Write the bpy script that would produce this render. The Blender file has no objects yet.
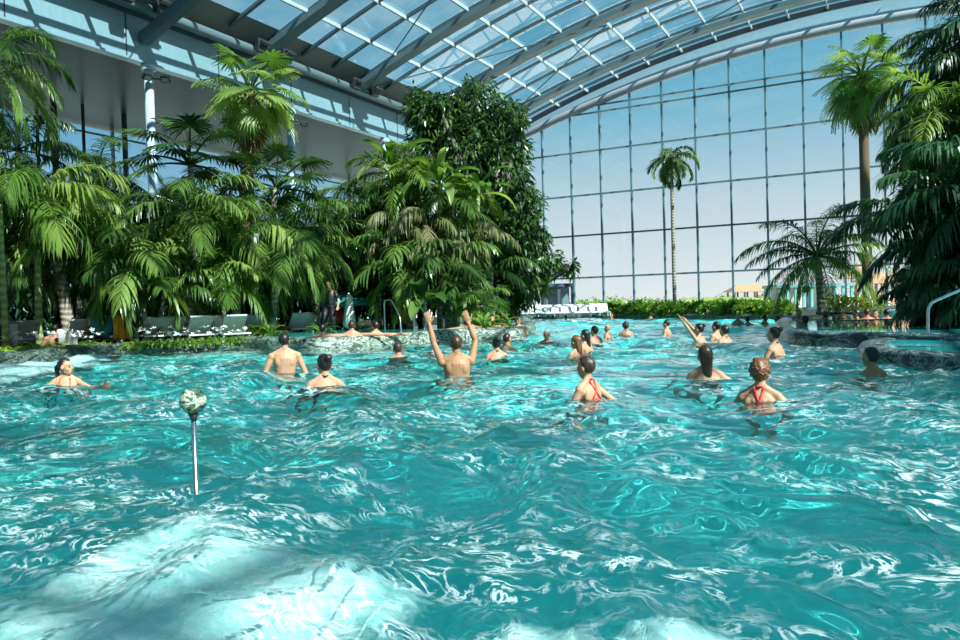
import bpy, math, random
import numpy as np
from mathutils import Vector, Matrix
sc = bpy.context.scene
PI = math.pi
R_ = math.radians
# ------------------------------------------------------------------ camera
F = 760.0; H = 0.85
yaw = R_(28.2); pit = R_(-1.05); rol = math.atan(.028)
fwd = Vector((-math.sin(yaw)*math.cos(pit), math.cos(yaw)*math.cos(pit), math.sin(pit)))
_r = Vector((math.cos(yaw), math.sin(yaw), 0)); _u = _r.cross(fwd)
CR = math.cos(rol)*_r - math.sin(rol)*_u
CU = math.sin(rol)*_r + math.cos(rol)*_u
cam = bpy.data.objects.new('camera', bpy.data.cameras.new('camera')); sc.collection.objects.link(cam)
cam.data.lens = F*36/960; cam.data.sensor_width = 36; cam.data.clip_start = .05; cam.data.clip_end = 6000
M = Matrix((CR, CU, -fwd)).transposed().to_4x4(); M.translation = (0, 0, H); cam.matrix_world = M
sc.camera = cam
def ray(px, py): return fwd + (px-480)/F*CR - (py-320)/F*CU
def onz(px, py, z=0.):
    d = ray(px, py); t = (z-H)/d.z; return Vector((d.x*t, d.y*t, z))
def onY(px, py, Y):
    d = ray(px, py); t = Y/d.y; return Vector((d.x*t, Y, H+d.z*t))
def onX(px, py, X):
    d = ray(px, py); t = X/d.x; return Vector((X, d.y*t, H+d.z*t))
def at(px, py, z): return Vector((0, 0, H)) + ray(px, py)*z        # z: distance along the optical axis, metres
def ground(px, z, gz=0.3):
    """a spot on the ground (height gz) seen in column px at distance z"""
    p = at(px, 320, z)
    for _ in range(3):
        k = (p.z-gz)*F/z; p = at(px, 320+k, z)
    p.z = gz; return p
# ------------------------------------------------------------------ helpers
def link(o): sc.collection.objects.link(o); return o
def tag(o, label=None, cat=None, group=None, kind=None):
    if label: o['label'] = label
    if cat: o['category'] = cat
    if group: o['group'] = group
    if kind: o['kind'] = kind
    return o
def empty(name, loc=(0, 0, 0), rz=0):
    o = bpy.data.objects.new(name, None); o.location = loc; o.rotation_euler = (0, 0, rz); o.empty_display_size = .2
    return link(o)
def inst(name, me, parent=None, loc=(0, 0, 0), rot=(0, 0, 0), sca=1.):
    o = bpy.data.objects.new(name, me); o.location = loc; o.rotation_euler = rot
    o.scale = (sca,)*3 if isinstance(sca, (int, float)) else sca
    if parent: o.parent = parent
    return link(o)
class MB:
    def __init__(s): s.v = []; s.f = []; s.m = []; s.mi = 0
    def add(s, v, f):
        k = len(s.v); s.v += [tuple(p) for p in v]; s.f += [tuple(i+k for i in q) for q in f]; s.m += [s.mi]*len(f); return s
    def box(s, x0, x1, y0, y1, z0, z1):
        v = [(x, y, z) for x in (x0, x1) for y in (y0, y1) for z in (z0, z1)]
        return s.add(v, [(0, 1, 3, 2), (4, 6, 7, 5), (0, 4, 5, 1), (2, 3, 7, 6), (0, 2, 6, 4), (1, 5, 7, 3)])
    def bar(s, a, b, w, h, up=(0, 0, 1)):
        a = Vector(a); b = Vector(b); d = (b-a).normalized(); x = d.cross(Vector(up)).normalized(); y = x.cross(d)
        v = [p+x*i*w/2+y*j*h/2 for p in (a, b) for i, j in ((-1, -1), (1, -1), (1, 1), (-1, 1))]
        return s.add(v, [(3, 2, 1, 0), (4, 5, 6, 7), (0, 1, 5, 4), (1, 2, 6, 5), (2, 3, 7, 6), (3, 0, 4, 7)])
    def sweep(s, pts, w, h, up=(0, 0, 1)):
        """rectangular section along a path"""
        pts = [Vector(p) for p in pts]; n = len(pts); v = []; f = []
        for i, p in enumerate(pts):
            d = (pts[min(i+1, n-1)]-pts[max(i-1, 0)]).normalized(); x = d.cross(Vector(up)).normalized(); y = x.cross(d)
            v += [p+x*a*w/2+y*b*h/2 for a, b in ((-1, -1), (1, -1), (1, 1), (-1, 1))]
        for i in range(n-1):
            for k in range(4):
                f.append((4*i+k, 4*i+(k+1) % 4, 4*i+4+(k+1) % 4, 4*i+4+k))
        f += [(3, 2, 1, 0), tuple(4*n-4+k for k in range(4))]
        return s.add(v, f)
    def tube(s, pts, rad, n=8, cap=True, ell=None, xdir=None, rnd=False):
        """round (or elliptical: ell = depth/width ratios) tube along a path; rnd adds half-sphere ends"""
        pts = [Vector(p) for p in pts]; N = len(pts)
        rad = list(rad) if hasattr(rad, '__len__') else [rad]*N
        ell = list(ell) if hasattr(ell, '__len__') else [ell or 1.]*N
        if rnd:
            d0 = (pts[0]-pts[1]).normalized(); d1 = (pts[-1]-pts[-2]).normalized(); a = []; ra = []; b = []; rb = []
            for t in (80, 50, 25): a.append(pts[0]+d0*rad[0]*math.sin(R_(t))); ra.append(rad[0]*math.cos(R_(t)))
            for t in (25, 50, 80): b.append(pts[-1]+d1*rad[-1]*math.sin(R_(t))); rb.append(rad[-1]*math.cos(R_(t)))
            ell = [ell[0]]*3+ell+[ell[-1]]*3; pts = a+pts+b; rad = ra+rad+rb; N = len(pts)
        v = []; f = []; x = None
        for i, p in enumerate(pts):
            d = (pts[min(i+1, N-1)]-pts[max(i-1, 0)]).normalized()
            if xdir is not None: x = Vector(xdir)
            elif x is None: x = Vector((1, 0, 0)) if abs(d.x) < .8 else Vector((0, 1, 0))
            x = (x-d*x.dot(d)).normalized(); y = d.cross(x)
            for k in range(n):
                t = 2*PI*k/n; v.append(p+x*math.cos(t)*rad[i]+y*math.sin(t)*rad[i]*ell[i])
        for i in range(N-1):
            for k in range(n): f.append((n*i+k, n*i+(k+1) % n, n*i+n+(k+1) % n, n*i+n+k))
        if cap: f += [tuple(range(n))[::-1], tuple(n*N-n+k for k in range(n))]
        return s.add(v, f)
    def ball(s, c, r, nu=12, nv=8, mat=None):
        r = (r, r, r) if isinstance(r, (int, float)) else r; c = Vector(c); v = []; f = []
        for j in range(1, nv):
            t = PI*j/nv
            for i in range(nu):
                a = 2*PI*i/nu; q = Vector((math.sin(t)*math.cos(a)*r[0], math.sin(t)*math.sin(a)*r[1], math.cos(t)*r[2]))
                v.append(c+(mat @ q if mat else q))
        q = Vector((0, 0, r[2])); q = mat @ q if mat else q; v += [c+q, c-q]; T = len(v)-2
        for j in range(nv-2):
            for i in range(nu): f.append((nu*j+i, nu*j+nu+i, nu*j+nu+(i+1) % nu, nu*j+(i+1) % nu))
        for i in range(nu):
            f.append((T, i, (i+1) % nu)); b = nu*(nv-2); f.append((T+1, b+(i+1) % nu, b+i))
        return s.add(v, f)
    def lathe(s, prof, n=16, c=(0, 0, 0)):
        c = Vector(c); v = []; f = []; N = len(prof)
        for r, z in prof:
            for k in range(n): v.append(c+Vector((r*math.cos(2*PI*k/n), r*math.sin(2*PI*k/n), z)))
        for i in range(N-1):
            for k in range(n): f.append((n*i+k, n*i+(k+1) % n, n*i+n+(k+1) % n, n*i+n+k))
        f += [tuple(range(n))[::-1], tuple(n*N-n+k for k in range(n))]
        return s.add(v, f)
    def prism(s, poly, z0, z1):
        n = len(poly); v = [(x, y, z0) for x, y in poly]+[(x, y, z1) for x, y in poly]
        return s.add(v, [tuple(range(n))[::-1], tuple(range(n, 2*n))]+[(i, (i+1) % n, n+(i+1) % n, n+i) for i in range(n)])
    def mesh(s, name, mat=None, smooth=False, angle=None):
        me = bpy.data.meshes.new(name); me.from_pydata(s.v, [], s.f)
        if smooth: me.shade_smooth()
        mats = mat if isinstance(mat, (list, tuple)) else [mat]
        for m in mats:
            if m: me.materials.append(m)
        if any(s.m): me.polygons.foreach_set('material_index', s.m)
        if angle is not None:
            me.shade_smooth(); me.set_sharp_from_angle(angle=R_(angle))
        me.update(); return me
    def build(s, name, mat=None, parent=None, smooth=False, loc=(0, 0, 0), rot=(0, 0, 0), angle=None):
        return inst(name, s.mesh(name, mat, smooth, angle), parent, loc, rot)
def npmesh(name, v, q, mat=None, smooth=False):
    me = bpy.data.meshes.new(name); k = q.shape[1]
    me.vertices.add(len(v)); me.vertices.foreach_set('co', np.ascontiguousarray(v, np.float32).ravel())
    me.loops.add(q.size); me.loops.foreach_set('vertex_index', q.astype(np.int32).ravel())
    me.polygons.add(len(q)); me.polygons.foreach_set('loop_start', np.arange(len(q), dtype=np.int32)*k)
    if smooth: me.polygons.foreach_set('use_smooth', np.ones(len(q), bool))
    if mat: me.materials.append(mat)
    me.update(calc_edges=True); return me
# ------------------------------------------------------------------ materials
def nodes(name):
    m = bpy.data.materials.new(name); m.use_nodes = True; nt = m.node_tree; b = nt.nodes['Principled BSDF']
    return m, nt, b
def N(nt, t, **k):
    n = nt.nodes.new('ShaderNode'+t)
    for a, v in k.items():
        if a.startswith('i_'):
            a = a[2:]; a = int(a) if a.isdigit() else a.replace('_', ' '); n.inputs[a].default_value = v
        else: setattr(n, a, v)
    return n
def ramp(nt, fac, cols):
    r = nt.nodes.new('ShaderNodeValToRGB'); e = r.color_ramp.elements
    while len(e) < len(cols): e.new(.5)
    for i, (p, c) in enumerate(cols): e[i].position = p; e[i].color = (*c[:3], c[3] if len(c) > 3 else 1)
    nt.links.new(fac, r.inputs[0]); return r
def flat(name, col, rough=.6, metal=0., noise=0., nscale=6., spec=None, bump=0.):
    m, nt, b = nodes(name); b.inputs['Base Color'].default_value = (*col, 1); b.inputs['Roughness'].default_value = rough
    b.inputs['Metallic'].default_value = metal
    if spec is not None: b.inputs['Specular IOR Level'].default_value = spec
    tc = N(nt, 'TexCoord'); nz = N(nt, 'TexNoise', i_Scale=nscale, i_Detail=5.); nt.links.new(tc.outputs['Object'], nz.inputs['Vector'])
    n_ = max(noise, .06)
    r = ramp(nt, nz.outputs['Fac'], [(.3, tuple(c*(1-n_) for c in col)), (.7, tuple(min(1, c*(1+n_)) for c in col))])
    nt.links.new(r.outputs[0], b.inputs['Base Color'])
    if bump:
        bp = N(nt, 'Bump', i_Strength=bump, i_Distance=.02); nt.links.new(nz.outputs['Fac'], bp.inputs['Height']); nt.links.new(bp.outputs[0], b.inputs['Normal'])
    return m
def leafmat(name, cols, rough=.32, trans=.42, scale=1.3):
    """waxy leaf: diffuse + translucent, hue varies from leaf to leaf and plant to plant"""
    m, nt, b = nodes(name); tc = N(nt, 'TexCoord'); nz = N(nt, 'TexNoise', i_Scale=scale, i_Detail=3.)
    nt.links.new(tc.outputs['Object'], nz.inputs['Vector']); oi = N(nt, 'ObjectInfo')
    ad = N(nt, 'Math', operation='MULTIPLY_ADD', i_1=.32, i_2=-.16); nt.links.new(oi.outputs['Random'], ad.inputs[0])
    a2 = N(nt, 'Math', operation='ADD'); nt.links.new(nz.outputs['Fac'], a2.inputs[0]); nt.links.new(ad.outputs[0], a2.inputs[1])
    r = ramp(nt, a2.outputs[0], [(.3+.4*i/(len(cols)-1), c) for i, c in enumerate(cols)])
    nt.links.new(r.outputs[0], b.inputs['Base Color']); b.inputs['Roughness'].default_value = rough
    tr = N(nt, 'BsdfTranslucent'); mc = N(nt, 'Mix', data_type='RGBA', blend_type='MULTIPLY'); mc.inputs[0].default_value = 1
    nt.links.new(r.outputs[0], mc.inputs[6]); mc.inputs[7].default_value = (1.25, 1.25, .65, 1); nt.links.new(mc.outputs[2], tr.inputs[0])
    mx = N(nt, 'MixShader'); mx.inputs[0].default_value = trans
    nt.links.new(b.outputs[0], mx.inputs[1]); nt.links.new(tr.outputs[0], mx.inputs[2]); nt.links.new(mx.outputs[0], nt.nodes['Material Output'].inputs[0])
    return m
def glassmat(name, tint, refl=.9, ior=1.45, haze=0.):
    """thin pane: tinted see-through sheet with a mirror reflection that grows at grazing angles"""
    m = bpy.data.materials.new(name); m.use_nodes = True; nt = m.node_tree; nt.nodes.clear()
    o = N(nt, 'OutputMaterial'); t = N(nt, 'BsdfTransparent'); t.inputs[0].default_value = (*tint, 1)
    g = N(nt, 'BsdfGlossy', i_Roughness=.02); g.inputs[0].default_value = (refl, refl, refl, 1)
    lw_ = N(nt, 'LayerWeight', i_Blend=.5); pw = N(nt, 'Math', operation='POWER', i_1=4.); nt.links.new(lw_.outputs['Facing'], pw.inputs[0])
    fr = N(nt, 'Math', operation='MULTIPLY_ADD', i_1=.8, i_2=((ior-1)/(ior+1))**2*2); nt.links.new(pw.outputs[0], fr.inputs[0]); mx = N(nt, 'MixShader')
    tt = t.outputs[0]
    if haze:
        d = N(nt, 'BsdfTranslucent'); d.inputs[0].default_value = (.85, .87, .88, 1)
        tc = N(nt, 'TexCoord'); nz = N(nt, 'TexNoise', i_Scale=.35, i_Detail=4.); nt.links.new(tc.outputs['Object'], nz.inputs['Vector'])
        rr = ramp(nt, nz.outputs['Fac'], [(.42, (0, 0, 0)), (.62, (haze, haze, haze))])
        m2 = N(nt, 'MixShader'); nt.links.new(rr.outputs[0], m2.inputs[0]); nt.links.new(tt, m2.inputs[1]); nt.links.new(d.outputs[0], m2.inputs[2]); tt = m2.outputs[0]
    nt.links.new(fr.outputs[0], mx.inputs[0]); nt.links.new(tt, mx.inputs[1]); nt.links.new(g.outputs[0], mx.inputs[2]); nt.links.new(mx.outputs[0], o.inputs[0])
    return m
def marble(name, dark, mid, vein, scale=2.2, rough=.25, bump=0., w=.06):
    m, nt, b = nodes(name); tc = N(nt, 'TexCoord')
    mp = N(nt, 'Mapping'); mp.inputs['Scale'].default_value = (1, 1, 2.6); mp.inputs['Rotation'].default_value = (0, .25, .4); nt.links.new(tc.outputs['Object'], mp.inputs[0])
    nz = N(nt, 'TexNoise', i_Scale=scale, i_Detail=8., i_Roughness=.6, i_Distortion=1.6); nt.links.new(mp.outputs[0], nz.inputs['Vector'])
    r = ramp(nt, nz.outputs['Fac'], [(.36, dark), (.47, mid), (.5-w*.3, mid), (.5, vein), (.5+w, mid), (.62, dark)])
    nt.links.new(r.outputs[0], b.inputs['Base Color']); b.inputs['Roughness'].default_value = rough
    if bump:
        bp = N(nt, 'Bump', i_Strength=bump, i_Distance=.06); nt.links.new(nz.outputs['Fac'], bp.inputs['Height']); nt.links.new(bp.outputs[0], b.inputs['Normal'])
    return m
MT = {}
MT['steel_beam'] = flat('painted_steel_grey', (.11, .18, .20), .45)
MT['purlin'] = flat('white_painted_purlin', (.40, .46, .47), .4)
MT['bar'] = flat('dark_glazing_bar', (.06, .11, .13), .45)
MT['mullion'] = flat('teal_grey_mullion', (.12, .22, .26), .4)
MT['fascia'] = flat('pale_blue_grey_panel', (.20, .33, .38), .25, noise=.03)
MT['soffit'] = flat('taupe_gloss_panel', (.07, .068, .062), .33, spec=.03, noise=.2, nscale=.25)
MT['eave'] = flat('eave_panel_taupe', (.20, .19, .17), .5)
MT['arch'] = flat('grey_lilac_arch_tube', (.38, .38, .42), .4)
MT['gable_band'] = flat('pale_blue_gable_band', (.42, .62, .74), .15)
MT['column'] = flat('pale_blue_column', (.42, .55, .64), .35)
MT['dark'] = flat('dark_metal', (.03, .035, .04), .4)
MT['chrome'] = flat('brushed_steel', (.62, .66, .66), .22, metal=1.)
MT['side_glass'] = glassmat('side_glass', (.50, .76, .90), .9, 1.4)
MT['roof_glass'] = glassmat('roof_glass', (.74, .90, .95), .9, 1.45, haze=.07)
MT['gable_glass'] = glassmat('gable_glass', (.88, .96, .98), .9, 1.4)
MT['wall'] = flat('plain_wall', (.55, .58, .58), .8)
MT['deck'] = flat('stone_deck', (.42, .38, .32), .7, noise=.25, nscale=2.)
MT['soil'] = flat('dark_soil', (.035, .028, .018), .95, noise=.5, nscale=5., bump=.5)
MT['sand'] = flat('beach_sand', (.80, .74, .62), .9, noise=.12, nscale=.2)
MT['rock'] = marble('green_marble', (.025, .04, .035), (.12, .17, .13), (.55, .6, .5), 2.6, .3, .5, .05)
MT['rockdark'] = marble('dark_ledge_rock', (.012, .02, .018), (.05, .075, .06), (.22, .27, .23), 3., .4, .8, .04)
MT['blackmarble'] = marble('black_veined_marble', (.014, .026, .028), (.05, .08, .08), (.34, .40, .38), 1.9, .22, .25, .035)
MT['ballmarble'] = marble('ball_marble', (.02, .04, .028), (.14, .20, .12), (.80, .85, .66), 9., .12, 0., .05)
MT['tile'] = flat('turquoise_pool_tile', (.11, .80, .76), .7, noise=.1, nscale=3.)
MT['trunk'] = None
def trunkmat(name, c0, c1, rings=14.):
    m, nt, b = nodes(name); tc = N(nt, 'TexCoord'); w = N(nt, 'TexWave', bands_direction='Z', i_Scale=rings/3., i_Distortion=3., i_Detail=3.)
    nt.links.new(tc.outputs['Object'], w.inputs['Vector']); r = ramp(nt, w.outputs['Fac'], [(.1, c0), (.7, c1)])
    nt.links.new(r.outputs[0], b.inputs['Base Color']); b.inputs['Roughness'].default_value = .85
    bp = N(nt, 'Bump', i_Strength=.6, i_Distance=.03); nt.links.new(w.outputs['Fac'], bp.inputs['Height']); nt.links.new(bp.outputs[0], b.inputs['Normal'])
    return m
MT['trunk'] = trunkmat('palm_trunk_bark', (.20, .16, .12), (.36, .30, .24), 6.)
MT['trunk2'] = trunkmat('shaggy_palm_bark', (.05, .03, .02), (.28, .17, .09), 30.)
MT['greentrunk'] = trunkmat('green_ringed_cane', (.16, .20, .06), (.27, .31, .11), 5.)
MT['wood'] = flat('tree_bark', (.16, .13, .10), .85, noise=.3, bump=.4)
MT['palm'] = leafmat('palm_leaf', [(.03, .08, .02), (.085, .17, .035), (.22, .32, .08)])
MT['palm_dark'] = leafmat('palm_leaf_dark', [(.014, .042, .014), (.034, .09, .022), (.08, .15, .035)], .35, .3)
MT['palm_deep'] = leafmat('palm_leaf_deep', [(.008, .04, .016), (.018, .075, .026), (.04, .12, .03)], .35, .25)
MT['palm_lime'] = leafmat('palm_leaf_lime', [(.06, .15, .025), (.15, .27, .045), (.34, .43, .12)], .4, .5)
MT['palm_dry'] = leafmat('palm_leaf_dry', [(.07, .14, .03), (.20, .20, .07), (.36, .30, .17)], .5, .4)
MT['ficus'] = leafmat('ficus_leaf', [(.022, .06, .014), (.07, .15, .03), (.18, .29, .07)], .3, .3, 2.5)
MT['bush'] = leafmat('bush_leaf', [(.04, .12, .01), (.12, .25, .02), (.28, .42, .05)], .4, .4, 4.)
MT['thatch_skirt'] = leafmat('dead_frond', [(.12, .08, .03), (.28, .20, .08), (.40, .30, .14)], .8, .2)
MT['blossom'] = flat('white_petal', (.85, .85, .80), .6)
MT['yellow'] = leafmat('yellow_leaf', [(.14, .24, .04), (.32, .38, .05), (.6, .50, .1)], .4, .4, 6.)
# ------------------------------------------------------------------ sky and sun
wd = bpy.data.worlds.new('sky'); sc.world = wd; wd.use_nodes = True; nt = wd.node_tree; bg = nt.nodes['Background']
tc = N(nt, 'TexCoord'); sx = N(nt, 'SeparateXYZ'); nt.links.new(tc.outputs['Generated'], sx.inputs[0])
rp = ramp(nt, sx.outputs['Z'], [(0., (1.1, 1.1, 1.1)), (.10, (.80, .91, .97)), (.24, (.25, .60, .80)), (.42, (.12, .43, .62)), (1., (.06, .26, .46))])
nz = N(nt, 'TexNoise', i_Scale=2.6, i_Detail=6., i_Roughness=.6, i_Distortion=.4); mp = N(nt, 'Mapping'); mp.inputs['Scale'].default_value = (1, 1, 2.5)
nt.links.new(tc.outputs['Generated'], mp.inputs[0]); nt.links.new(mp.outputs[0], nz.inputs['Vector'])
cr = ramp(nt, nz.outputs['Fac'], [(.52, (0, 0, 0)), (.85, (.6, .6, .6))])
mx = N(nt, 'Mix', data_type='RGBA'); nt.links.new(cr.outputs[0], mx.inputs[0]); nt.links.new(rp.outputs[0], mx.inputs[6]); mx.inputs[7].default_value = (.84, .92, .95, 1)
nt.links.new(mx.outputs[2], bg.inputs[0]); bg.inputs[1].default_value = .85
SUN = Vector((.80, -.235, .80))
sun = bpy.data.objects.new('sun', bpy.data.lights.new('sun', 'SUN')); link(sun); sun.data.energy = 12.; sun.data.angle = .0093
sun.data.color = (1., .955, .88); sun.rotation_euler = SUN.to_track_quat('Z', 'Y').to_euler(); sun.location = (20, -5, 30)
sun.data.cycles.is_caustics_light = True
sc.view_settings.view_transform = 'Standard'; sc.view_settings.look = 'None'; sc.view_settings.exposure = 0.; sc.view_settings.gamma = 1
sc.view_settings.use_curve_mapping = False
sc.cycles.use_denoising = True; sc.cycles.max_bounces = 10; sc.cycles.transparent_max_bounces = 24; sc.cycles.sample_clamp_indirect = 6.
sc.cycles.diffuse_bounces = 3; sc.cycles.glossy_bounces = 4; sc.cycles.transmission_bounces = 6
# ================================================================== SETTING
GY = 48.0; XL = -24.0; XW = -34.5
def zr(x): return 17.2 - .0085*x*x                      # roof glass profile
def zg(x): return 16.0 - .0074*x*x                     # gable arch profile
def S(o): o['kind'] = 'structure'; return o
# ---- ground, pool shell
def rim_pts(l): return [(p.x, p.y) for p in (onz(x, y) for x, y in l)]
S(MB().add([(-900, GY+.5, -.15), (900, GY+.5, -.15), (900, 2600, -.15), (-900, 2600, -.15)], [(0, 1, 2, 3)]).build('ground', MT['sand']))
S(MB().add([(-900, -60, -.2), (XW-.3, -60, -.2), (XW-.3, GY+.5, -.2), (-900, GY+.5, -.2)], [(0, 1, 2, 3)]).build('ground', MT['sand']))
S(MB().box(-36, 30, -16, 50, -1.5, -1.2).build('pool_floor', MT['tile'])).name = 'floor'
left_edge = [(-9.5, -16), (-11.5, -4), (-14.2, 4)]+rim_pts([(0, 364), (60, 358), (120, 352), (180, 349), (232, 346)])
prom = rim_pts([(250, 346.5), (275, 349), (310, 350), (350, 348.5), (385, 345.5), (425, 341), (470, 338.5), (515, 337), (530, 333), (532, 328), (526, 323.5)])
far_edge = [(-13.5, 25), (-16.5, 32), (-20, 40), (-19.2, 42.6), (-13.5, 42.1), (-9.5, 38.6), (-5.8, 35.3), (-.2, 31.5), (6, 30.2), (30, 30)]
poly = left_edge+prom+far_edge+[(30, 48), (-34.4, 48), (-34.4, -16)]
bed = MB().prism(poly, -1.2, .12).build('floor', MT['soil']); S(bed)
# ---- gable window wall
gab = S(empty('window_1', (0, GY, 0)))
xs = [-22.55+2.05*k for k in range(23)]                 # mullions incl. x = 0
glass = MB(); n = 48; gx = [-24+48*i/n for i in range(n+1)]
glass.add([(x, 0, .1) for x in gx]+[(x, 0, zg(x)) for x in gx], [(i, i+1, n+2+i, n+1+i) for i in range(n)])
glass.build('pane', MT['gable_glass'], gab)
for x in xs:
    if abs(x) > 23.4: continue
    MB().box(x-.055, x+.055, -.22, -.02, .1, zg(x)).build('mullion', MT['mullion'], gab)
zt = [onY(635, y, GY).z for y in (275.5, 232, 190.6, 146, 107, 100)]; zt.append(zt[3]+2*(zt[3]-zt[2])*1.02+.1)
for z in zt:
    xm = math.sqrt(max(0, (16.0-z)/.0074)); xm = min(xm, 24)
    MB().box(-xm, xm, -.20, -.04, z-.055, z+.055).build('transom', MT['mullion'], gab)
MB().box(-24, 24, -.3, .1, -.1, .25).build('sill', MT['fascia'], gab)
MB().tube([(x, -.15, zg(x)) for x in np.linspace(-24, 24, 60)], .27, 12).build('arch_tube', MT['arch'], gab, True)
b = MB(); xx = np.linspace(-24, 24, 60)
b.add([(x, -.02, zg(x)+.2) for x in xx]+[(x, -.02, zr(x)-.05) for x in xx], [(i, i+1, 61+i, 60+i) for i in range(59)])
b.build('arch_band', MT['gable_band'], gab)
MB().sweep([(x, -.35, zr(x)-.02) for x in xx], .3, .16, (0, 1, 0)).build('edge_trim', MT['dark'], gab)
# ---- roof
roof = S(empty('ceiling', (0, 0, 0))); YB = -14
xr = np.linspace(-22.8, 22.8, 70); V = [(x, y, zr(x)+.12) for y in (YB, GY+.3) for x in xr]
MB().add(V, [(i, i+1, 71+i, 70+i) for i in range(69)]).build('roof_pane', MT['roof_glass'], roof)
beamY = [44.5-6.5*k for k in range(9)]
for y in beamY:
    MB().sweep([(x, y, zr(x)-.38) for x in np.linspace(-23.7, 23.7, 50)], .26, .62, (0, 1, 0)).build('arch_beam', MT['steel_beam'], roof, angle=40)
    MB().sweep([(x, y, zr(x)+.0) for x in np.linspace(-23.7, 23.7, 50)], .12, .12, (0, 1, 0)).build('glazing_bar', MT['bar'], roof)
    for k in (1, 2):
        y2 = y+6.5/3*k
        if y2 < GY-.2: MB().sweep([(x, y2, zr(x)-.0) for x in np.linspace(-23.4, 23.4, 50)], .13, .15, (0, 1, 0)).build('glazing_bar', MT['bar'], roof)
for k in range(24):
    x = -21.15+2.05*k-.0
    if x > 22: break
    MB().bar((x, YB, zr(x)-.04), (x, GY-.3, zr(x)-.02), .09, .17).build('purlin', MT['purlin'], roof)
b = MB()
for i in range(len(beamY)-1):                            # tension rods, crossing in pairs of bays
    y0, y1 = beamY[i], beamY[i+1]
    for xa, xb in ((-22.8, -12.5), (-12.5, -2), (2, 12.5)):
        if (i+int(xa)) % 2: xa, xb = xb, xa
        MB().tube([(xa, y0, zr(xa)-.75), (xb, y1, zr(xb)-.75)], .03, 6).build('tie_rod', MT['bar'], roof)
for s in (-1, 1):
    MB().add([(s*24.2, YB, zr(24.2)+.1), (s*22.75, YB, zr(22.75)+.1), (s*22.75, GY, zr(22.75)+.1), (s*24.2, GY, zr(24.2)+.1)], [(0, 1, 2, 3) if s > 0 else (3, 2, 1, 0)]).build('eave_panel', MT['eave'], roof)
    x0, x1 = sorted((s*24.12, s*24.3)); MB().box(x0, x1, YB, GY, 11.7, zr(24.2)+.15).build('gutter', MT['bar'], roof)
    MB().tube([(s*23.5, YB, 11.95), (s*23.5, GY-.4, 11.95)], .2, 10).build('eave_girder', MT['steel_beam'], roof, True)
MB().bar((-23.95, 19.1, 11.0), (-10.5, 19.1, 16.0), .34, .42).build('brace_beam', MT['steel_beam'], roof)
for y in beamY:                                          # cast clamps where each arch meets the girder
    c = MB()
    for dy in (-.75, .75):
        c.box(-23.55, -22.9, y+dy-.2, y+dy+.2, 12.05, 12.2); c.box(-23.2, -23.0, y+dy-.28, y+dy+.28, 11.8, 12.35); c.tube([(-22.8, y+dy-.3, 12.15), (-22.8, y+dy+.3, 12.15)], .05, 6)
    c.build('eave_clamp', MT['dark'], roof)
# ---- fascia + low aisle ceiling on both sides
for s, nm in ((-1, 'trim_1'), (1, 'trim_2')):
    x0, x1 = sorted((s*24.0, s*24.12)); f_ = S(empty(nm, (0, 0, 0)))
    MB().box(x0, x1, YB, GY, 10.2, 11.75).build('fascia_panel', MT['fascia'], f_)
    x0, x1 = sorted((s*23.9, s*24.3)); MB().box(x0, x1, YB, GY, 10.12, 10.2).build('fascia_lip', MT['fascia'], f_)
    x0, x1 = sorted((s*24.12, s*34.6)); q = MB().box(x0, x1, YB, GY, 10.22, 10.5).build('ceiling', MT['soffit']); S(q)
# panel joints of the fascia
for k in range(10):
    y = 5.5+4.3*k; MB().box(-24.0, -23.985, y-.02, y+.02, 10.2, 11.75).build('panel_joint', MT['dark'], bpy.data.objects['trim_1'])
# ---- left side window wall
lw = S(empty('window_2', (XW, 0, 0)))
MB().add([(0, YB, .1), (0, GY, .1), (0, GY, 10.2), (0, YB, 10.2)], [(0, 1, 2, 3)]).build('pane', MT['side_glass'], lw)
for k in range(13):
    y = YB+1+4.8*k; MB().box(-.02, .14, y-.05, y+.05, .1, 10.2).build('mullion', MT['mullion'], lw)
for z in (.3, 3.3, 6.6, 9.9): MB().box(-.02, .12, YB, GY, z-.05, z+.05).build('transom', MT['mullion'], lw)
# end piece of the gable plane over the aisle, far side
S(MB().box(-34.5, -24, GY-.05, GY+.1, .0, 10.3).build('window_3', MT['gable_glass']))
for k in range(5): MB().box(-32.6+2.05*k, -32.5+2.05*k, GY-.25, GY-.05, .1, 10.2).build('mullion', MT['mullion'], bpy.data.objects['window_3'])
S(MB().box(-36, 36, YB-.4, YB, -1.2, 17.5).build('wall_back', MT['wall']))
S(MB().box(30, 30.2, YB, GY, -1.2, 10.3).build('wall_right', MT['gable_glass']))
for k in range(14): MB().box(29.9, 30.02, YB+4.5*k-.06, YB+4.5*k+.06, .0, 10.2).build('mullion', MT['mullion'], bpy.data.objects['wall_right'])
# ---- columns of the aisle
COL = ['pale round steel column, the leftmost of the tall ones, carrying two floodlights', 'pale round column rising behind the shaggy fan palm under the beam', 'pale round column behind the hanging foliage right of the fan palm', 'pale round column hidden in the tall leafy tree near the window wall']
colx = [(148, 57), (290, 108), (385, 137), (440, 150)]
colY = [onX(x, y, -24.).y for x, y in colx]
for i, y in enumerate(colY):
    c = empty('column', (-24.0, y, .12)); tag(c, COL[i], 'column', kind='structure')
    MB().tube([(0, 0, 0), (0, 0, 10.0)], .165, 16).build('shaft', MT['column'], c, True)
    MB().lathe([(.26, 9.8), (.26, 9.98)], 16).build('cap_plate', MT['column'], c)
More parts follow.
